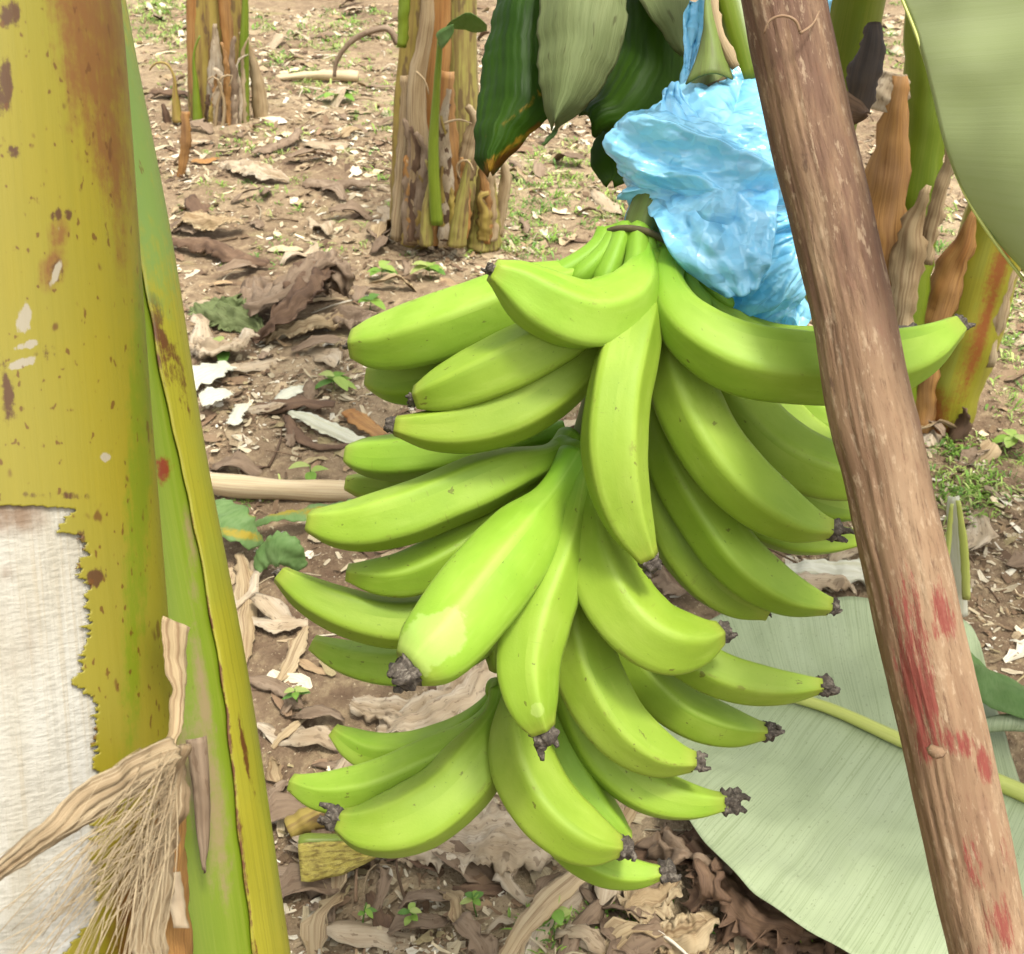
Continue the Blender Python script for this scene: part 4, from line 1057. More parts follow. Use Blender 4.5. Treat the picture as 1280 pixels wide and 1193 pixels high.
    # strip of orange dry sheath with a pale scrap running down the right side
    st = sheet_pts([P(196, 950, D + .03), P(188, 1050, D + .03), P(180, 1200, D + .03), P(178, 1330, D + .03)], [P(226, 950, D + .07), P(232, 1050, D + .07), P(240, 1200, D + .07), P(244, 1330, D + .07)], 40, 14, .006, .004, 40)
    shell(MB(), st, .0012).build("dry_sheath", M["dry_orange"], root)
    st = sheet_pts([P(206, 1092, D + .03), P(210, 1120, D + .03), P(216, 1160, D + .03)], [P(222, 1090, D + .04), P(230, 1125, D + .04), P(234, 1160, D + .04)], 14, 8, .003, .003, 60)
    shell(MB(), st, .0008).build("pale_scrap", M["dry_pale"], root)
    st = sheet_pts([P(206, 770, .60), P(208, 830, .60), P(210, 900, .6), P(208, 950, .595)], [P(233, 794, .63), P(223, 840, .62), P(214, 900, .605), P(211, 940, .597)], 30, 8, .006, .004, 60)
    shell(MB(), st, .0008).build("dry_flap", M["dry_tan"], root)

    # second: greener stem leaning behind it
    R1 = .080
    ctr = [P(-60, -380, .80), P(0, -60, .80), P(22, 60, .80), P(70, 300, .805), P(120, 600, .815), P(170, 850, .825), P(224, 1193, .835)]
    d = unit(ctr[-1] - ctr[-2]); foot = ctr[-1] + d * (ctr[-1][2] + .03) / -d[2]
    root2 = thing("banana_plant", foot, "slim green and olive banana stem leaning just behind the torn yellow stem", "banana plant", "banana plants standing in the grove")
    path = cr(ctr + [foot], 260)
    tube(MB(), path, R1 - .0022, 64, attr={"brown": none, "pale": blobs([(262, 1000, 18, 110, -8, .75), (236, 960, 16, 70, -5, .7), (255, 870, 3, 100, -8, .9), (240, 700, 4, 60, -6, .8)]), "orange": blobs([(204, 588, 10, 16, 0, 1.0)])}).build("inner_sheath", M["stem_green"], root2)
    # outer olive sheath whose ragged brown edge runs down the stem
    t, n, b = frames(path, CAM)
    x, y, dd = proj(path)
    bl = np.array([(-400, 20), (60, 90), (300, 160), (370, 178), (520, 207), (600, 226), (700, 248), (813, 268), (898, 283), (1037, 298), (1193, 318), (3000, 490)], float)
    th0 = []
    for i in range(len(path)):
        px = np.interp(y[i], bl[:, 0], bl[:, 1]) + 3.5 * mn.noise(Vector((y[i] * .02, 4, 4)))
        ths = np.linspace(-1.5, 1.5, 121)
        qx = proj(path[i] + R1 * (np.cos(ths)[:, None] * n[i] + np.sin(ths)[:, None] * b[i]))[0]
        o = np.argsort(qx); th0.append(np.interp(px, qx[o], ths[o])); sgn = 1 if qx[-1] > qx[0] else -1
    mb = MB()
    rim = lambda vs: np.clip(1.05 - np.abs(proj(vs)[0] - np.interp(proj(vs)[1], bl[:, 0], bl[:, 1])) / 4, 0, .62)
    tube(mb, path, R1, 50, None, caps=False, th0=np.array(th0), th1=np.full(len(path), sgn * 2.9), attr={
        "brown": lambda vs: np.maximum(rim(vs), blobs([(200, 420, 10, 60, -12, .62), (222, 470, 8, 60, -12, .55), (304, 940, 4, 60, -12, .6), (275, 640, 4, 160, -10, .45)])(vs)),
        "orange": none, "green": blobs([(170, 180, 50, 180, -12, .9)])})
    o = mb.build("outer_sheath", M["stem_olive"], root2)
    sol = o.modifiers.new("thickness", 'SOLIDIFY'); sol.thickness = .0012; sol.offset = -1
    st = sheet_pts([P(232, 925, .745), P(240, 980, .745), P(248, 1060, .745), P(252, 1088, .745)], [P(258, 920, .75), P(262, 980, .75), P(262, 1040, .75), P(254, 1092, .748)], 24, 8, .002, .002, 60)
    shell(MB(), st, .0006).build("dry_flap", M["dry_grey"], root2)
make_left_stems()

# ------------------------------------------------------------------ big leaf close at upper right
def make_near_leaf():
    root = thing("banana_leaf", P(1285, 360, .66), "large grey green banana leaf hanging close at the upper right corner", "banana leaf")
    A_ = [P(1090, -200, .74), P(1124, -10, .72), P(1144, 40, .715), P(1166, 110, .71), P(1182, 180, .705), P(1210, 250, .70), P(1245, 305, .695), P(1290, 362, .69)]
    B_ = [P(1500, -260, .64), P(1520, -60, .62), P(1530, 0, .61), P(1530, 80, .60), P(1520, 160, .60), P(1500, 240, .60), P(1450, 320, .62), P(1330, 390, .66)]
    pts = sheet_pts(A_, B_, 70, 50, .012, .012, 7)
    shell(MB(), pts, .0012).build("blade", M["leaf_near"], root)
    rim = cr(A_, 90)
    tube(MB(), rim, .0011, 6).build("leaf_margin", M["rib_green"], root)
make_near_leaf()

# ------------------------------------------------------------------ fallen leaf, lower right
def make_fallen_leaf():
    root = thing("banana_leaf", G(1000, 1000, .02), "broad pale fallen banana leaf with yellow midrib lying below the pole", "banana leaf")
    rib = [(806, 868, .05), (860, 862, .06), (940, 862, .075), (1020, 880, .085), (1130, 927, .09), (1280, 992, .09), (1480, 1080, .09)]
    top = [(800, 858, .06), (850, 800, .08), (905, 768, .09), (1000, 754, .09), (1100, 750, .085), (1222, 762, .08), (1226, 800, .09)]
    bot = [(806, 880, .06), (826, 975, .09), (868, 1034, .11), (935, 1108, .12), (1030, 1178, .12), (1170, 1262, .11), (1420, 1400, .10)]
    g = lambda L: [G(a, b, h) for a, b, h in L]
    up = sheet_pts(g(rib[:-1])[:6], g([(800, 858, .06), (850, 800, .08), (905, 770, .09), (960, 760, .10), (1010, 757, .085), (1060, 746, .09), (1120, 756, .085), (1170, 768, .09), (1205, 772, .07), (1226, 800, .07)]), 70, 26, -.012, .014, 7, rooted=True)
    # the torn far end of the upper half stops short along the rib
    shell(MB(), up, .001).build("blade_half", M["leaf_pale"], root)
    lo = sheet_pts(g(rib), g(bot), 90, 36, -.01, .018, 6, seed=4, rooted=True)
    shell(MB(), lo, .001).build("blade_half", M["leaf_pale"], root)
    path = cr([G(a, b, h + .012) for a, b, h in rib], 60)
    tube(MB(), path, np.linspace(.006, .0165, 60), 14).build("midrib", M["rib_green"], root)
    ed = cr([G(a, b, h) for a, b, h in bot], 120)
    r2 = thing("torn_leaf", G(1260, 880, .05), "folded green piece of banana leaf at the right edge beside the fallen leaf", "torn leaf")
    pts = sheet_pts(g([(1205, 800, .03), (1225, 826, .08), (1262, 850, .12), (1330, 880, .12)]), g([(1212, 850, .10), (1228, 878, .14), (1262, 895, .15), (1330, 925, .14)]), 24, 14, .02, .012, 12)
    shell(MB(), pts, .001, {"yellow": blobs([])}).build("blade", M["leaf_green"], r2)
    pts = sheet_pts(g([(1230, 898, .12), (1262, 892, .14), (1330, 905, .12)]), g([(1225, 918, .10), (1262, 914, .12), (1330, 930, .10)]), 18, 8, .01, .008, 12)
    shell(MB(), pts, .001).build("underside", M["leaf_pale"], r2)
    r3 = thing("leaf_stalk", G(1195, 760, .02), "short upright cut leaf stalk with yellow top standing right of the pole", "leaf stalk")
    Yq = G(1195, 765)[1]
    for nm, pp, ww, mt in (("stalk", [(1196, 775), (1195, 700), (1192, 622)], [26, 24, 12], "dry_white"), ("edge", [(1182, 740), (1184, 690), (1190, 630)], [6, 6, 3], "rib_green"), ("edge", [(1208, 750), (1206, 700), (1198, 626)], [9, 9, 4], "rib_green")):
        stem_part(r3, nm, pp, ww, Yq - (.02 if nm == "edge" else 0), M["rib_green"] if mt == "rib_green" else M["pith_plain"], cup=1.8, wob=.002, n=18)
M["pith_plain"] = plant("pale_pith", [A(226, 226, 200), A(236, 234, 214)], big=(12, 5), streak=(200, 5), scol=A(206, 200, 150), rough=.5, transl=.1, bump=.2)
make_fallen_leaf()

# ------------------------------------------------------------------ named debris on the ground
def gpath(pts, n):
    out = []
    for a, b, h in pts:
        p = G(a, b, 0); p = G(a, b, ground_z(p[0], p[1]) + h); out.append(p)
    return cr(out, n)

def ground_ribbon(name, label, cat, pts, w, mat, cup=1.0, wob=.006, n=24, nv=9, pleat=0.0, npl=3, twist=0.0, seed=0, group=None, th=.0012, attr=None):
    n, nv = int(n * 1.7), int(nv * 1.4)
    path = gpath(pts, n)
    wid = np.interp(np.linspace(0, 1, n), np.linspace(0, 1, len(w)), w)
    pts3 = ribbon_pts(path, wid, path[0] + np.array([0, -.15, 1.0]), cup, nv, wob, seed, pleat, npl, twist)
    o = shell(MB(), pts3, th, attr).build(name, M[mat], None)
    return tag(o, label, cat, group)

def ground_tube(name, label, cat, pts, r, mat, n=30, seg=12, lump=.08):
    path = gpath(pts, n)
    rad = np.interp(np.linspace(0, 1, n), np.linspace(0, 1, len(r)), r)
    o = tube(MB(), path, rad, seg, lambda th, t: 1 + lump * np.sin(3 * th + 6 * t) + lump * np.sin(23 * t)).build(name, M[mat], None)
    return tag(o, label, cat)

ground_tube("dry_stalk", "long straight pale leaf stalk lying across the ground left of the bunch", "dry stalk", [(180, 590, .03), (262, 604, .035), (350, 611, .035), (440, 614, .035), (560, 620, .03)], [.026, .026, .025, .024, .022], "stick")
ground_tube("dry_stalk", "short pale stalk with a rounded yellow end, lying in the upper left distance", "dry stalk", [(345, 98, .02), (400, 94, .03), (448, 96, .03)], [.015, .026, .03], "stick")
ground_ribbon("dry_stalk", "flat brown strip with a split end lying at the bottom, below the lowest plantains", "dry stalk", [(628, 1200, .045), (650, 1165, .06), (690, 1120, .065), (735, 1080, .06), (790, 1010, .04)], [.020, .034, .034, .032, .02], "dry_tan", cup=1.2, wob=.003, n=40, seed=2)
ground_ribbon("dry_stalk", "narrow forked end of a dry strip in the bottom centre", "dry stalk", [(648, 1200, .04), (652, 1180, .045), (668, 1150, .055)], [.010, .015, .013], "dry_tan", cup=1.4, wob=.003, seed=5)
ground_ribbon("dry_leaf", "large crumpled cream dry leaf on the soil under the lower plantains", "dry leaf", [(500, 1062, .02), (560, 1052, .05), (620, 1046, .06), (690, 1052, .03)], [.04, .09, .10, .05], "dry_pale", cup=.8, wob=.025, n=34, nv=16, pleat=.006, npl=3, seed=8)
ground_ribbon("dry_leaf", "bleached pleated dry leaf showing behind the large front plantain", "dry leaf", [(470, 905, .02), (540, 890, .05), (600, 840, .06), (620, 790, .03)], [.05, .11, .12, .05], "dry_pale", cup=.8, wob=.02, n=34, nv=18, pleat=.007, npl=4, seed=9)
ground_ribbon("dry_leaf", "cream ribbed dry leaf beneath the withered tip of the large front plantain", "dry leaf", [(440, 880, .02), (500, 886, .03), (560, 892, .03), (610, 900, .02)], [.03, .07, .07, .03], "dry_pale", cup=.6, wob=.015, n=30, nv=14, pleat=.006, npl=4, seed=10)
ground_ribbon("dry_leaf", "pointed tan dry leaf on bare soil left of the bunch", "dry leaf", [(345, 858, .01), (362, 828, .015), (376, 800, .02), (384, 785, .01)], [.006, .034, .034, .008], "dry_tan", cup=.7, wob=.006, seed=11)
ground_ribbon("dry_leaf", "long narrow tan dry leaf along the edge of the leaning green stem", "dry leaf", [(306, 830, .01), (304, 770, .02), (306, 730, .02), (300, 690, .03)], [.02, .045, .05, .02], "dry_tan", cup=1.2, wob=.008, seed=12)
ground_ribbon("dry_leaf", "white flat dry leaf lying left of the bunch at plantain tip height", "dry leaf", [(312, 775, .015), (345, 778, .02), (385, 780, .015)], [.02, .05, .02], "dry_pale", cup=.5, wob=.006, seed=13)
ground_ribbon("dry_leaf", "thin slanting dry leaf below the pointed tan one", "dry leaf", [(340, 935, .01), (362, 912, .015), (384, 896, .01)], [.006, .022, .008], "dry_tan", cup=.8, wob=.004, seed=14)
ground_ribbon("dry_leaf", "broad pale dry leaf lying flat before the far left clump", "dry leaf", [(275, 206, .02), (310, 206, .05), (340, 216, .05), (362, 226, .02)], [.04, .13, .12, .04], "dry_pale", cup=.5, wob=.02, n=26, nv=11, pleat=.008, seed=15)
ground_ribbon("dry_leaf", "grey dry leaf rolled lengthwise, in the upper left middle ground", "dry leaf", [(315, 190, .03), (345, 180, .05), (374, 162, .05)], [.04, .09, .05], "dry_grey", cup=2.2, wob=.012, seed=16)
ground_ribbon("dry_leaf", "dark rolled dry leaf pointing at the middle stem clump", "dry leaf", [(380, 226, .03), (430, 226, .05), (462, 226, .04)], [.06, .10, .05], "dry_grey", cup=2.0, wob=.014, seed=17)
ground_ribbon("dry_leaf", "yellow dry leaf scrap beside the leaning burnt strip", "dry leaf", [(240, 200, .02), (258, 200, .03), (272, 196, .02)], [.02, .045, .02], "dry_orange", cup=1.2, wob=.008, seed=18)
for k, (lab, p, w, mt) in enumerate((
    ("heaped grey dry leaf, upper fold of the crumpled pile at left", [(320, 345, .04), (350, 360, .14), (380, 335, .18), (400, 320, .10)], [.06, .16, .15, .05], "dry_grey"),
    ("large brown folded dry leaf in the middle of the crumpled pile at left", [(312, 420, .03), (345, 395, .10), (372, 365, .15), (380, 330, .16)], [.05, .13, .14, .04], "dry_dark"),
    ("grey dry leaf curling up at the right side of the crumpled pile", [(380, 370, .05), (400, 345, .12), (420, 345, .14), (430, 370, .06)], [.06, .12, .11, .05], "dry_grey"),
    ("long tan rolled dry leaf at the foot of the crumpled pile", [(330, 420, .03), (370, 408, .05), (405, 398, .06), (445, 390, .04)], [.03, .09, .09, .03], "dry_tan"),
    ("grey brown dry leaf lying beyond the tan rolled one", [(400, 400, .04), (430, 392, .06), (470, 396, .04)], [.05, .10, .04], "dry_grey"),
    ("pale green wilted leaf at the left side of the crumpled pile", [(252, 380, .03), (280, 388, .06), (310, 402, .05), (325, 415, .03)], [.08, .15, .12, .03], "leaf_olive"),
    ("cream dry leaf under the wilted pale green one", [(245, 425, .03), (285, 430, .05), (318, 415, .07)], [.05, .11, .05], "dry_pale"))):
    ground_ribbon("dry_leaf", lab, "dry leaf", p, w, mt, cup=.9, wob=.022, n=34, nv=16, pleat=.010, npl=3, twist=random.uniform(-.8, .8), seed=20 + k * 3)
ground_ribbon("dry_leaf", "long brown dry leaf roll at far left beside the green stem", "dry leaf", [(205, 300, .03), (250, 300, .05), (300, 318, .05), (335, 330, .03)], [.05, .09, .08, .03], "dry_dark", cup=2.0, wob=.02, seed=41)
ground_ribbon("dry_leaf", "ragged brown dry leaf lying beyond the long roll at far left", "dry leaf", [(215, 280, .03), (260, 272, .07), (305, 278, .05)], [.05, .13, .05], "dry_tan", cup=1.4, wob=.03, n=28, nv=14, pleat=.01, seed=42)
# sunlit white scraps
ground_ribbon("white_scrap", "upper of the bright white sheath scraps beside the green stem", "sheath scrap", [(225, 480, .03), (250, 468, .05), (285, 452, .03)], [.07, .10, .04], "pith_plain", cup=.6, wob=.012, nv=10, seed=50)
ground_ribbon("white_scrap", "square bright white sheath scrap in the middle of the scraps beside the green stem", "sheath scrap", [(250, 500, .04), (266, 492, .05), (286, 488, .04)], [.06, .08, .05], "pith_plain", cup=.6, wob=.010, nv=10, seed=51)
ground_ribbon("white_scrap", "small lowest white sheath scrap with torn edge", "sheath scrap", [(288, 530, .02), (296, 516, .03), (300, 506, .02)], [.03, .045, .03], "pith_plain", cup=.6, wob=.010, nv=8, seed=52)
ground_ribbon("white_scrap", "split white sheath scrap right of the white heap", "sheath scrap", [(346, 500, .02), (362, 490, .03), (384, 482, .02)], [.03, .05, .03], "pith_plain", cup=.9, wob=.008, nv=8, seed=53)
ground_ribbon("white_scrap", "long ribbed white sheath strip pointing at the bunch", "sheath scrap", [(362, 514, .02), (395, 526, .035), (425, 540, .03), (460, 556, .02)], [.015, .045, .05, .04], "pith_plain", cup=1.4, wob=.006, n=30, nv=12, pleat=.004, npl=3, seed=54)
ground_ribbon("dry_leaf", "curved brown sheath under the ribbed white strip", "dry leaf", [(360, 520, .02), (375, 545, .02), (400, 556, .02), (440, 556, .02)], [.02, .04, .03, .02], "dry_dark", cup=1.4, wob=.006, seed=55)
ground_ribbon("dry_leaf", "orange brown sheath piece behind the two left plantain tips", "dry leaf", [(436, 510, .02), (455, 525, .04), (480, 545, .03)], [.04, .06, .04], "dry_orange", cup=1.2, wob=.008, seed=56)
ground_ribbon("white_scrap", "bright white dry sheath on the ground behind the pole, above the fallen leaf", "sheath scrap", [(975, 712, .03), (1020, 708, .04), (1080, 712, .04), (1120, 715, .03)], [.04, .07, .07, .05], "pith_plain", cup=1.1, wob=.012, n=30, nv=12, pleat=.004, seed=57)
ground_ribbon("dry_leaf", "curled dry leaf with a pale edge above the fallen leaf, left of the pole", "dry leaf", [(960, 740, .03), (1000, 728, .05), (1040, 722, .06), (1070, 735, .03)], [.03, .05, .05, .03], "dry_pale", cup=1.6, wob=.012, seed=58)
ground_ribbon("dry_leaf", "brown dry leaf seen in the gap beside the central hanging plantain", "dry leaf", [(830, 700, .03), (850, 720, .05), (880, 745, .04)], [.05, .09, .05], "dry_grey", cup=1.2, wob=.018, n=26, nv=12, pleat=.006, seed=59)
ground_ribbon("dry_leaf", "pale dry leaf in the gap between the top tier and the fallen leaf", "dry leaf", [(800, 672, .03), (830, 690, .05), (860, 700, .04)], [.03, .06, .03], "dry_pale", cup=.8, wob=.012, seed=60)
# dark crumpled leaves under the fallen leaf's edge
for k, (lab, p, w, mt) in enumerate((
    ("brown curled dry leaf nearest the withered tips below the bunch", [(840, 1040, .03), (872, 1060, .07), (880, 1100, .08), (870, 1135, .03)], [.03, .07, .06, .02], "dry_dark"),
    ("tan crumpled dry leaf tucked under the fallen leaf's lower edge", [(820, 1030, .02), (850, 1062, .05), (900, 1080, .06), (925, 1130, .03)], [.03, .06, .07, .03], "dry_grey"),
    ("long dark dry leaf following the fallen leaf's lower edge", [(880, 1060, .03), (910, 1110, .06), (960, 1150, .06), (1030, 1170, .03)], [.03, .05, .06, .02], "dry_dark"),
    ("rolled brown dry leaf in the dark under the fallen leaf", [(900, 1150, .02), (940, 1165, .04), (990, 1172, .04), (1050, 1168, .02)], [.02, .035, .04, .02], "dry_dark"),
    ("pale edged dry leaf at the bottom below the fallen leaf", [(800, 1160, .02), (850, 1168, .03), (900, 1160, .03)], [.02, .05, .02], "dry_tan"),
    ("tan dry leaf below the lowest plantain tip", [(780, 1140, .02), (815, 1120, .03), (850, 1105, .03)], [.02, .05, .03], "dry_tan"))):
    ground_ribbon("dry_leaf", lab, "dry leaf", p, w, mt, cup=1.5, wob=.028, n=34, nv=14, pleat=.008, npl=2, twist=random.uniform(-1, 1), seed=70 + k * 3)
# torn green leaf at left
yel = {"yellow": blobs([(300, 668, 30, 6, 10, .8), (350, 640, 40, 5, -5, .7), (400, 640, 20, 6, -5, .9)])}
ground_ribbon("torn_leaf", "blue green torn leaf end beside the leaning green stem", "torn leaf", [(255, 630, .08), (285, 645, .09), (310, 665, .07), (330, 678, .03)], [.07, .10, .08, .01], "leaf_green", cup=.9, wob=.010, n=24, nv=12, seed=90, attr=yel)
ground_ribbon("torn_leaf", "yellow flecked strip of torn leaf under the long pale stalk", "torn leaf", [(312, 655, .03), (350, 645, .05), (400, 636, .05), (450, 630, .04)], [.02, .04, .05, .04], "leaf_green", cup=.8, wob=.008, n=24, nv=10, seed=91, attr=yel)
ground_ribbon("torn_leaf", "green torn leaf flap behind the left plantain tip", "torn leaf", [(320, 712, .03), (330, 692, .06), (352, 690, .08), (378, 712, .04)], [.03, .07, .08, .03], "leaf_green", cup=1.0, wob=.010, n=24, nv=12, seed=92, attr=yel)

# cut stem chunk
def make_chunk():
    root = thing("cut_stem", G(420, 1090, 0), "wedge of cut yellow green stem on the ground below the lower left plantains", "cut stem")
    g = lambda a, b, h: G(a, b, h)
    path = cr([g(376, 1072, .03), g(420, 1068, .03), g(476, 1058, .025)], 24)
    mb = MB()
    rad = np.interp(np.linspace(0, 1, 24), [0, .1, .5, 1], [.034, .036, .030, .012])
    tube(mb, path, rad, 26, lambda th, t: np.where(np.cos(th - .5) > .35, .35 / np.maximum(np.cos(th - .5), .36), 1.0) * (1 + .03 * np.sin(5 * th)), attr={"brown": lambda v: np.zeros(len(v)), "pale": lambda v: np.zeros(len(v)), "orange": lambda v: np.zeros(len(v))})
    mb.build("rind", M["stem_green"], root)
    t, n, b = frames(path, CAM)
    up = unit(n * math.cos(.5) + b * math.sin(.5)); sd = np.cross(t, up)
    pts = []
    for i in range(24):
        row = []
        for j in range(12):
            a = (j / 11 - .5) * 2
            row.append(path[i] + up[i] * (rad[i] * .37 + .002 + .004 * mn.noise(Vector(path[i] * 70 + a * 3))) + sd[i] * rad[i] * .88 * a)
        pts.append(row)
    shell(MB(), np.array(pts), .003).build("cut_face", M["cut_flesh"], root)
make_chunk()
ground_tube("cut_stem", "dull yellow stem butt behind the lower left plantain tips", "cut stem", [(362, 1038, .03), (390, 1022, .04), (420, 1008, .04)], [.018, .022, .022], "stem_far")
# curled dark strand arching above the ground
o = tube(MB(), cr([V(418, 96, 5.6), V(420, 80, 5.6), V(436, 55, 5.6), V(468, 38, 5.6), V(484, 36, 5.6), V(497, 55, 5.6)], 30), np.linspace(.010, .018, 30), 6).build("dry_tendril", M["dry_grey"], None)
tag(o, "arching dry strand in the upper distance left of the middle stems", "dry strand")

# ------------------------------------------------------------------ loose dry leaves, litter, weeds
def in_view(p, m=60):
    x, y, d = proj(p)
    return d > .3 and -m < x < 1280 + m and -m < y < 1193 + m

LANDMARKS = [(285, 165, "the far left stem clump"), (400, 100, "the short pale stalk"), (560, 305, "the middle stem clump"), (370, 370, "the crumpled leaf pile"), (350, 605, "the long pale stalk"),
             (265, 490, "the white scraps"), (300, 665, "the torn green leaf"), (420, 1075, "the cut stem"), (690, 1120, "the flat brown strip"), (880, 1120, "the fallen leaf's lower edge"),
             (1180, 550, "the leaning orange stem"), (1200, 700, "the cut yellow leaf stalk"), (320, 215, "the broad pale leaf"), (240, 300, "the long brown leaf roll"), (360, 830, "the pointed tan leaf"), (690, 240, "the hanging dark leaf"), (460, 140, "the arching dry strand"), (545, 350, "the middle clump's weed"), (320, 1000, "the green stem's foot")]
PROTO_MAT = []
protos = []
for k in range(14):
    L = random.uniform(.07, .16); w = random.uniform(.25, .5) * L
    tt = np.linspace(0, 1, 10)
    a = random.uniform(-.6, .6)
    path = np.stack([np.cos(a * tt) * tt * L - L / 2, np.sin(a * tt) * tt * L, .012 + .02 * random.random() * np.sin(tt * math.pi * random.choice((1, 1, 2)))], 1)
    wid = w * np.sin(np.pi * np.clip(tt * .9 + .06, 0, 1)) ** .6
    pts = ribbon_pts(path, wid, np.array([0, 0, 2.]), random.uniform(-1.6, 1.8), 6, .012, k * 9.1, .003, 2, random.uniform(-.7, .7))
    mb = shell(MB(), pts, .0008)
    PROTO_MAT.append(random.choice(["dry_pale", "dry_pale", "dry_tan", "dry_grey", "dry_grey", "dry_dark"]))
    o = mb.build("dry_leaf", M[PROTO_MAT[-1]], None, loc=(0, 0, 0))
    protos.append(o)
cnt = 0
tries = 0
used = [False] * len(protos)
seen_labels = set()
while cnt < 200 and tries < 6000:
    tries += 1
    px, py = random.uniform(150, 1280), random.uniform(-20, 1190) ** 1.0
    if px < 175 + .17 * py or (px > 800 and py > 740): continue
    if 340 < px < 1100 and 300 < py < 1100 and ((px - 690) / 330) ** 2 + ((py - 690) / 400) ** 2 < 1: continue
    if px > 770 and py < 420 and px < 1110: continue
    if px > 1130 and py < 330: continue
    p = G(px, py)
    k = random.randrange(len(protos))
    sc = random.uniform(.55, 1.35) * (1 + .11 * max(0, p[1] - 1.5))
    lm = min(LANDMARKS, key=lambda q: (q[0] - px) ** 2 + 2 * (q[1] - py) ** 2)
    dx, dy = px - lm[0], (py - lm[1]) * 1.4
    where = ("right of" if dx > 0 else "left of") if abs(dx) > abs(dy) else ("in front of" if dy > 0 else "beyond")
    far = "close by" if math.hypot(dx, dy) < 45 else "a little" if math.hypot(dx, dy) < 110 else "well"
    tone = {"dry_pale": "cream", "dry_tan": "tan", "dry_grey": "grey brown", "dry_dark": "dark brown"}[PROTO_MAT[k]]
    size = "small" if sc / (1 + .11 * max(0, p[1] - 1.5)) < .95 else "larger"
    lab = f"{size} {tone} dry leaf scrap {far}{'' if far != 'close by' else ','} {where} {lm[2]}"
    if lab in seen_labels: continue
    seen_labels.add(lab)
    if used[k]:
        o = protos[k].copy(); COL.objects.link(o)
    else:
        o = protos[k]; used[k] = True
    o.scale = (sc, sc, sc)
    o.rotation_euler = (random.uniform(-.25, .25), random.uniform(-.25, .25), random.uniform(0, 6.28))
    o.location = (p[0], p[1], ground_z(p[0], p[1]) + .001)
    tag(o, lab, "dry leaf", "small dry leaf scraps scattered on the ground")
    cnt += 1

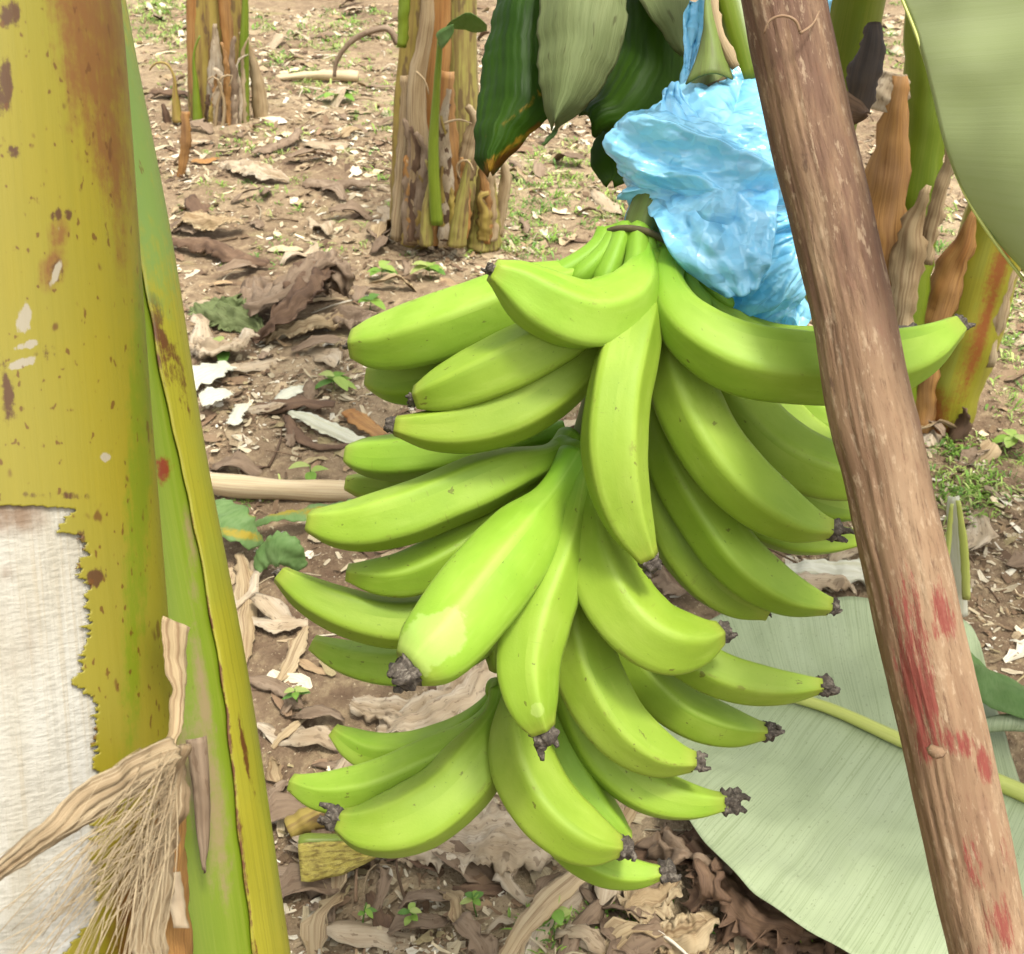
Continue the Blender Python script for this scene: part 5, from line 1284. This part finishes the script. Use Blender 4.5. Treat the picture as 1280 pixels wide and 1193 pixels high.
def scatter_litter():
    pal = [A(*c, .82) for c in ((220, 208, 180), (202, 186, 152), (206, 192, 162), (172, 152, 120), (136, 114, 88), (108, 88, 66), (186, 172, 142), (156, 132, 100), (120, 98, 74), (182, 168, 136), (98, 78, 60), (156, 142, 104), (146, 120, 94), (128, 104, 80), (226, 218, 196))]
    pal = [np.array(c[:3]) for c in pal]
    V_, F_, U_, C_ = [], [], [], []
    n = 0
    target = 76000
    while n < target:
        # density falls off slowly with distance
        y = .55 + 8.5 * random.random() ** 1.7
        x = random.uniform(-1, 1) * (.62 * y + .55)
        cl = mn.noise(Vector((x * 1.7, y * 1.7, 8))) + .5 * mn.noise(Vector((x * 5, y * 5, 2)))
        if random.random() > .42 + 1.5 * cl: continue
        far = 1 + .30 * max(0, y - 1.4)
        L = random.choice((.003, .004, .005, .006, .008, .010, .013, .017, .024)) * random.uniform(.7, 1.4) * far
        w = L * random.uniform(.15, .6)
        a = random.uniform(0, 6.283); ca, sa = math.cos(a), math.sin(a)
        tx, ty, cv = random.uniform(-.5, .5), random.uniform(-.4, .4), random.uniform(-.6, .6)
        z0 = ground_z(x, y) + .002 + random.random() * .006
        c = random.choice(pal) * random.uniform(.8, 1.15)
        base = len(V_)
        for i in range(3):
            for j in (-.5, .5):
                u = (i - 1) * L / 2; v = j * w * (1.0 if i == 1 else random.uniform(.3, 1.0))
                z = tx * u + ty * v + cv * (abs(i - 1)) * L * .4
                V_.append((x + u * ca - v * sa, y + u * sa + v * ca, max(z0 + z, ground_z(x, y) - .002)))
                C_.append(c * random.uniform(.85, 1.12))
        for i in range(2):
            F_.append((base + 2 * i, base + 2 * i + 2, base + 2 * i + 3, base + 2 * i + 1))
            U_.append(((0, i * L), (0, (i + 1) * L), (w, (i + 1) * L), (w, i * L)))
        n += 1
    for k in range(3400):
        y = .6 + 8 * random.random() ** 1.6; x = random.uniform(-1, 1) * (.62 * y + .5)
        if random.random() > .5 + 1.3 * mn.noise(Vector((x * 1.3, y * 1.3, 4))): continue
        L = random.uniform(.03, .10) * (1 + .16 * max(0, y - 1.4)); w = L * random.uniform(.2, .55); a = random.uniform(0, 6.283); ca, sa = math.cos(a), math.sin(a)
        c = random.choice(pal) * random.uniform(.8, 1.2); sd = random.random() * 99; cv = random.uniform(-.5, .9); base = len(V_)
        z0 = ground_z(x, y) + .004
        for i in range(6):
            t = i / 5
            ww = w * (math.sin(math.pi * min(1, .15 + .8 * t)) ** .5) * random.uniform(.6, 1.15)
            for j in (-.5, 0, .5):
                u = (t - .5) * L; v = j * ww + .2 * w * mn.noise(Vector((t * 3, sd, 1)))
                z = z0 + .22 * w * mn.noise(Vector((t * 4, j * 2, sd))) + cv * abs(j) * ww * .5 + .10 * L * mn.noise(Vector((t * 2, 7, sd)))
                V_.append((x + u * ca - v * sa, y + u * sa + v * ca, max(z, z0 - .006))); C_.append(c * (1 + .15 * mn.noise(Vector((t * 5, j, sd)))))
        for i in range(5):
            for j in range(2):
                F_.append((base + 3 * i + j, base + 3 * i + 3 + j, base + 3 * i + 4 + j, base + 3 * i + 1 + j)); U_.append(((j * w / 2, i * L / 5), (j * w / 2, (i + 1) * L / 5), (j * w / 2 + w / 2, (i + 1) * L / 5), (j * w / 2 + w / 2, i * L / 5)))
    mb = MB(); mb.add(V_, F_, U_, col=np.array(C_))
    o = mb.build("leaf_litter", M["litter"], None, smooth=False, loc=(0, 0, 0))
    tag(o, "fine dry leaf litter and chips covering the soil", "leaf litter", kind="stuff")
    # twigs and straws
    mb = MB()
    for k in range(520):
        y = .6 + 7 * random.random() ** 1.6; x = random.uniform(-1, 1) * (.6 * y + .5)
        L = random.uniform(.04, .16) * (1 + .1 * y); a = random.uniform(0, 6.28)
        z = ground_z(x, y) + .006
        p = np.array([x, y, z]); dv = np.array([math.cos(a), math.sin(a), 0]) * L
        pts = cr([p, p + dv * .5 + rng.normal(size=3) * [.01, .01, .006] + [0, 0, .006], p + dv + [0, 0, random.uniform(-.004, .01)]], 6)
        c = random.choice(pal) * random.uniform(.8, 1.1)
        tube(mb, pts, np.linspace(.0016, .0009, 6) * random.uniform(.7, 2.0) * (1 + .1 * y), 5, attr={"col": lambda vs: np.tile(c, (len(vs), 1))})
    o = mb.build("dry_straw", M["litter"], None, loc=(0, 0, 0))
    tag(o, "thin dry straws and twigs strewn over the soil", "straw", kind="stuff")
scatter_litter()

GREENS = [np.array(A(*c, .72)[:3]) for c in ((120, 160, 60), (140, 176, 70), (160, 186, 90), (100, 142, 60), (176, 190, 110))]
def weed_leaf(mb, base, dirv, L, w, c, nu=5, droop=.4):
    dirv = unit(dirv)
    pts = []
    side = unit(np.cross(dirv, [0, 0, 1.0]))
    V_, F_, U_ = [], [], []
    for i in range(nu):
        t = i / (nu - 1)
        p = base + dirv * L * t + np.array([0, 0, -droop * L * t * t])
        ww = w * math.sin(math.pi * min(1, t * .93 + .04)) ** .8
        V_ += [p - side * ww / 2 + [0, 0, ww * .12], p, p + side * ww / 2 + [0, 0, ww * .12]]
    for i in range(nu - 1):
        for j in range(2):
            F_.append((3 * i + j, 3 * i + 3 + j, 3 * i + 4 + j, 3 * i + 1 + j)); U_.append(((j * w / 2, i * .01), (j * w / 2, i * .01 + .01), (j * w / 2 + w / 2, i * .01 + .01), (j * w / 2 + w / 2, i * .01)))
    mb.add(V_, F_, U_, col=np.tile(c, (len(V_), 1)))

def seedling(px, py, size, nl, label, group=None, bright=1.0, h=.05):
    p = G(px, py); p[2] = ground_z(p[0], p[1])
    root = thing("weed_seedling", p, label, "weed", group)
    mb = MB()
    top = p + np.array([random.uniform(-.01, .01), random.uniform(-.01, .01), h])
    tube(mb, cr([p, (p + top) / 2 + rng.normal(size=3) * .003, top], 5), .0012, 5, attr={"col": lambda v: np.tile(GREENS[3], (len(v), 1))})
    mb.build("stem", M["weed"], root)
    for k in range(nl):
        a = k * 2.4 + random.random(); el = random.uniform(.1, .6)
        lf = MB()
        weed_leaf(lf, p + (top - p) * random.uniform(.6, 1), np.array([math.cos(a), math.sin(a), el]), size * random.uniform(.7, 1.1), size * .55, random.choice(GREENS) * bright, 6)
        lf.build("leaf", M["weed"], root)

for k, (px, py, s, n, lab) in enumerate(((478, 348, .07, 6, "small weed with round leaves on bare soil in front of the middle stems"), (540, 345, .07, 7, "leafy weed at the foot of the middle stems, just above the plantains"),
    (462, 392, .06, 5, "small weed just above the tip of the far left plantain"), (420, 494, .06, 7, "bright green weed with sunlit leaves between the white scraps and the bunch"), (285, 452, .07, 7, "green weed behind the bright white scraps"),
    (392, 606, .05, 3, "pair of bright leaves poking up behind the long pale stalk"), (684, 1172, .035, 6, "bright green weed at the bottom centre beside the flat brown strip"), (518, 1160, .02, 6, "tiny weed on the bare soil at the bottom, right of the cut stem"),
    (452, 1156, .016, 4, "tiniest weed on the bare soil below the cut stem"), (980, 1180, .04, 6, "bright weed at the bottom edge under the fallen leaf"), (700, 1072, .03, 6, "dark weed in the shade under the lower plantains"),
    (596, 1150, .02, 5, "thin weed on the soil at the bottom, left of the flat brown strip"), (425, 128, .12, 5, "small light green plant in the upper middle distance, below the short pale stalk"), (1262, 560, .06, 5, "round leafed weed at the right edge among brown leaves"),
    (300, 940, .03, 6, "weed on the soil beside the leaning green stem"), (376, 880, .025, 6, "small weed beside the slanting dry leaf"))):
    seedling(px, py, s, n, lab)

def scatter_weeds():
    mb = MB()
    def tuft(x, y, n, hgt, bright):
        z = ground_z(x, y)
        c0 = random.choice(GREENS)
        for k in range(n):
            a = random.uniform(0, 6.28); el = random.uniform(.5, 2.5)
            b = np.array([x + random.gauss(0, hgt * .35), y + random.gauss(0, hgt * .35), z])
            weed_leaf(mb, b, np.array([math.cos(a), math.sin(a), el]), hgt * random.uniform(.6, 1.3), hgt * random.uniform(.06, .16), c0 * random.uniform(.8, 1.25) * bright, 4, .5)
    spots = [(200, 20, 40, 26, 60), (330, 180, 60, 30, 14), (420, 30, 80, 20, 20), (400, 100, 60, 20, 24), (660, 270, 60, 40, 40), (700, 210, 50, 30, 24), (650, 300, 40, 14, 16),
             (1230, 440, 50, 30, 36), (1230, 600, 60, 40, 34), (1190, 560, 30, 20, 10), (1250, 330, 30, 60, 26), (1115, 60, 25, 50, 20), (450, 60, 60, 40, 24), (260, 130, 40, 20, 12), (340, 250, 80, 30, 16),
             (700, 1170, 40, 20, 10), (800, 1150, 40, 30, 10), (330, 620, 40, 10, 6), (500, 230, 60, 30, 10), (400, 300, 100, 40, 10), (1180, 300, 40, 80, 20), (760, 260, 30, 20, 12), (1260, 500, 30, 30, 10), (680, 230, 60, 50, 30), (380, 60, 80, 40, 30), (470, 140, 30, 60, 20), (1240, 380, 40, 40, 30), (210, 70, 40, 40, 24), (1210, 620, 30, 40, 16)]
    for cx, cy, sx, sy, n in spots:
        for k in range(n * 2):
            px, py = random.gauss(cx, sx * .6), random.gauss(cy, sy * .6)
            if py < -60: continue
            p = G(px, py)
            if p[1] > 12: continue
            tuft(p[0], p[1], random.randint(5, 11), random.uniform(.015, .035) * (1 + .18 * p[1]), random.uniform(.9, 1.3))
    o = mb.build("ground_weeds", M["weed"], None, loc=(0, 0, 0))
    tag(o, "low grass and seedling weeds growing in patches on the soil", "weeds", kind="stuff")
scatter_weeds()

# ------------------------------------------------------------------ crowns of the plants overhead: unseen leaves laid out for the shade they cast
def canopy_leaf(parent, base, tip, sag, width, seed):
    base, tip = np.array(base, float), np.array(tip, float)
    mid = (base + tip) / 2 + np.array([0, 0, sag])
    path = cr([base, mid, tip], 30)
    t = np.linspace(0, 1, 30)
    wid = width * np.clip(np.sin(np.pi * np.clip(t * .95 + .02, 0, 1)), .05, 1) ** .5
    pts = ribbon_pts(path, wid, np.array([path[0][0], path[0][1], 30.]), .7, 9, .03, seed)
    shell(MB(), pts, .001).build("leaf", M["leaf_canopy"], parent)
h0 = V(1120, -400, 1.3)
for k, tip in enumerate(((-.2, 2.6, 2.3), (.75, 2.5, 2.4), (2.1, 1.6, 2.0), (2.0, .1, 2.0))):
    canopy_leaf(hold, h0, tip, .35, .6, k)
l0 = np.array([-.62, .42, 2.5])
for k, tip in enumerate(((-1.7, 1.2, 2.6), (-1.6, -.6, 2.3))):
    canopy_leaf(left_plant, l0, tip, .25, .55, 10 + k)
for k, o in enumerate(protos):
    if not used[k]: bpy.data.objects.remove(o)
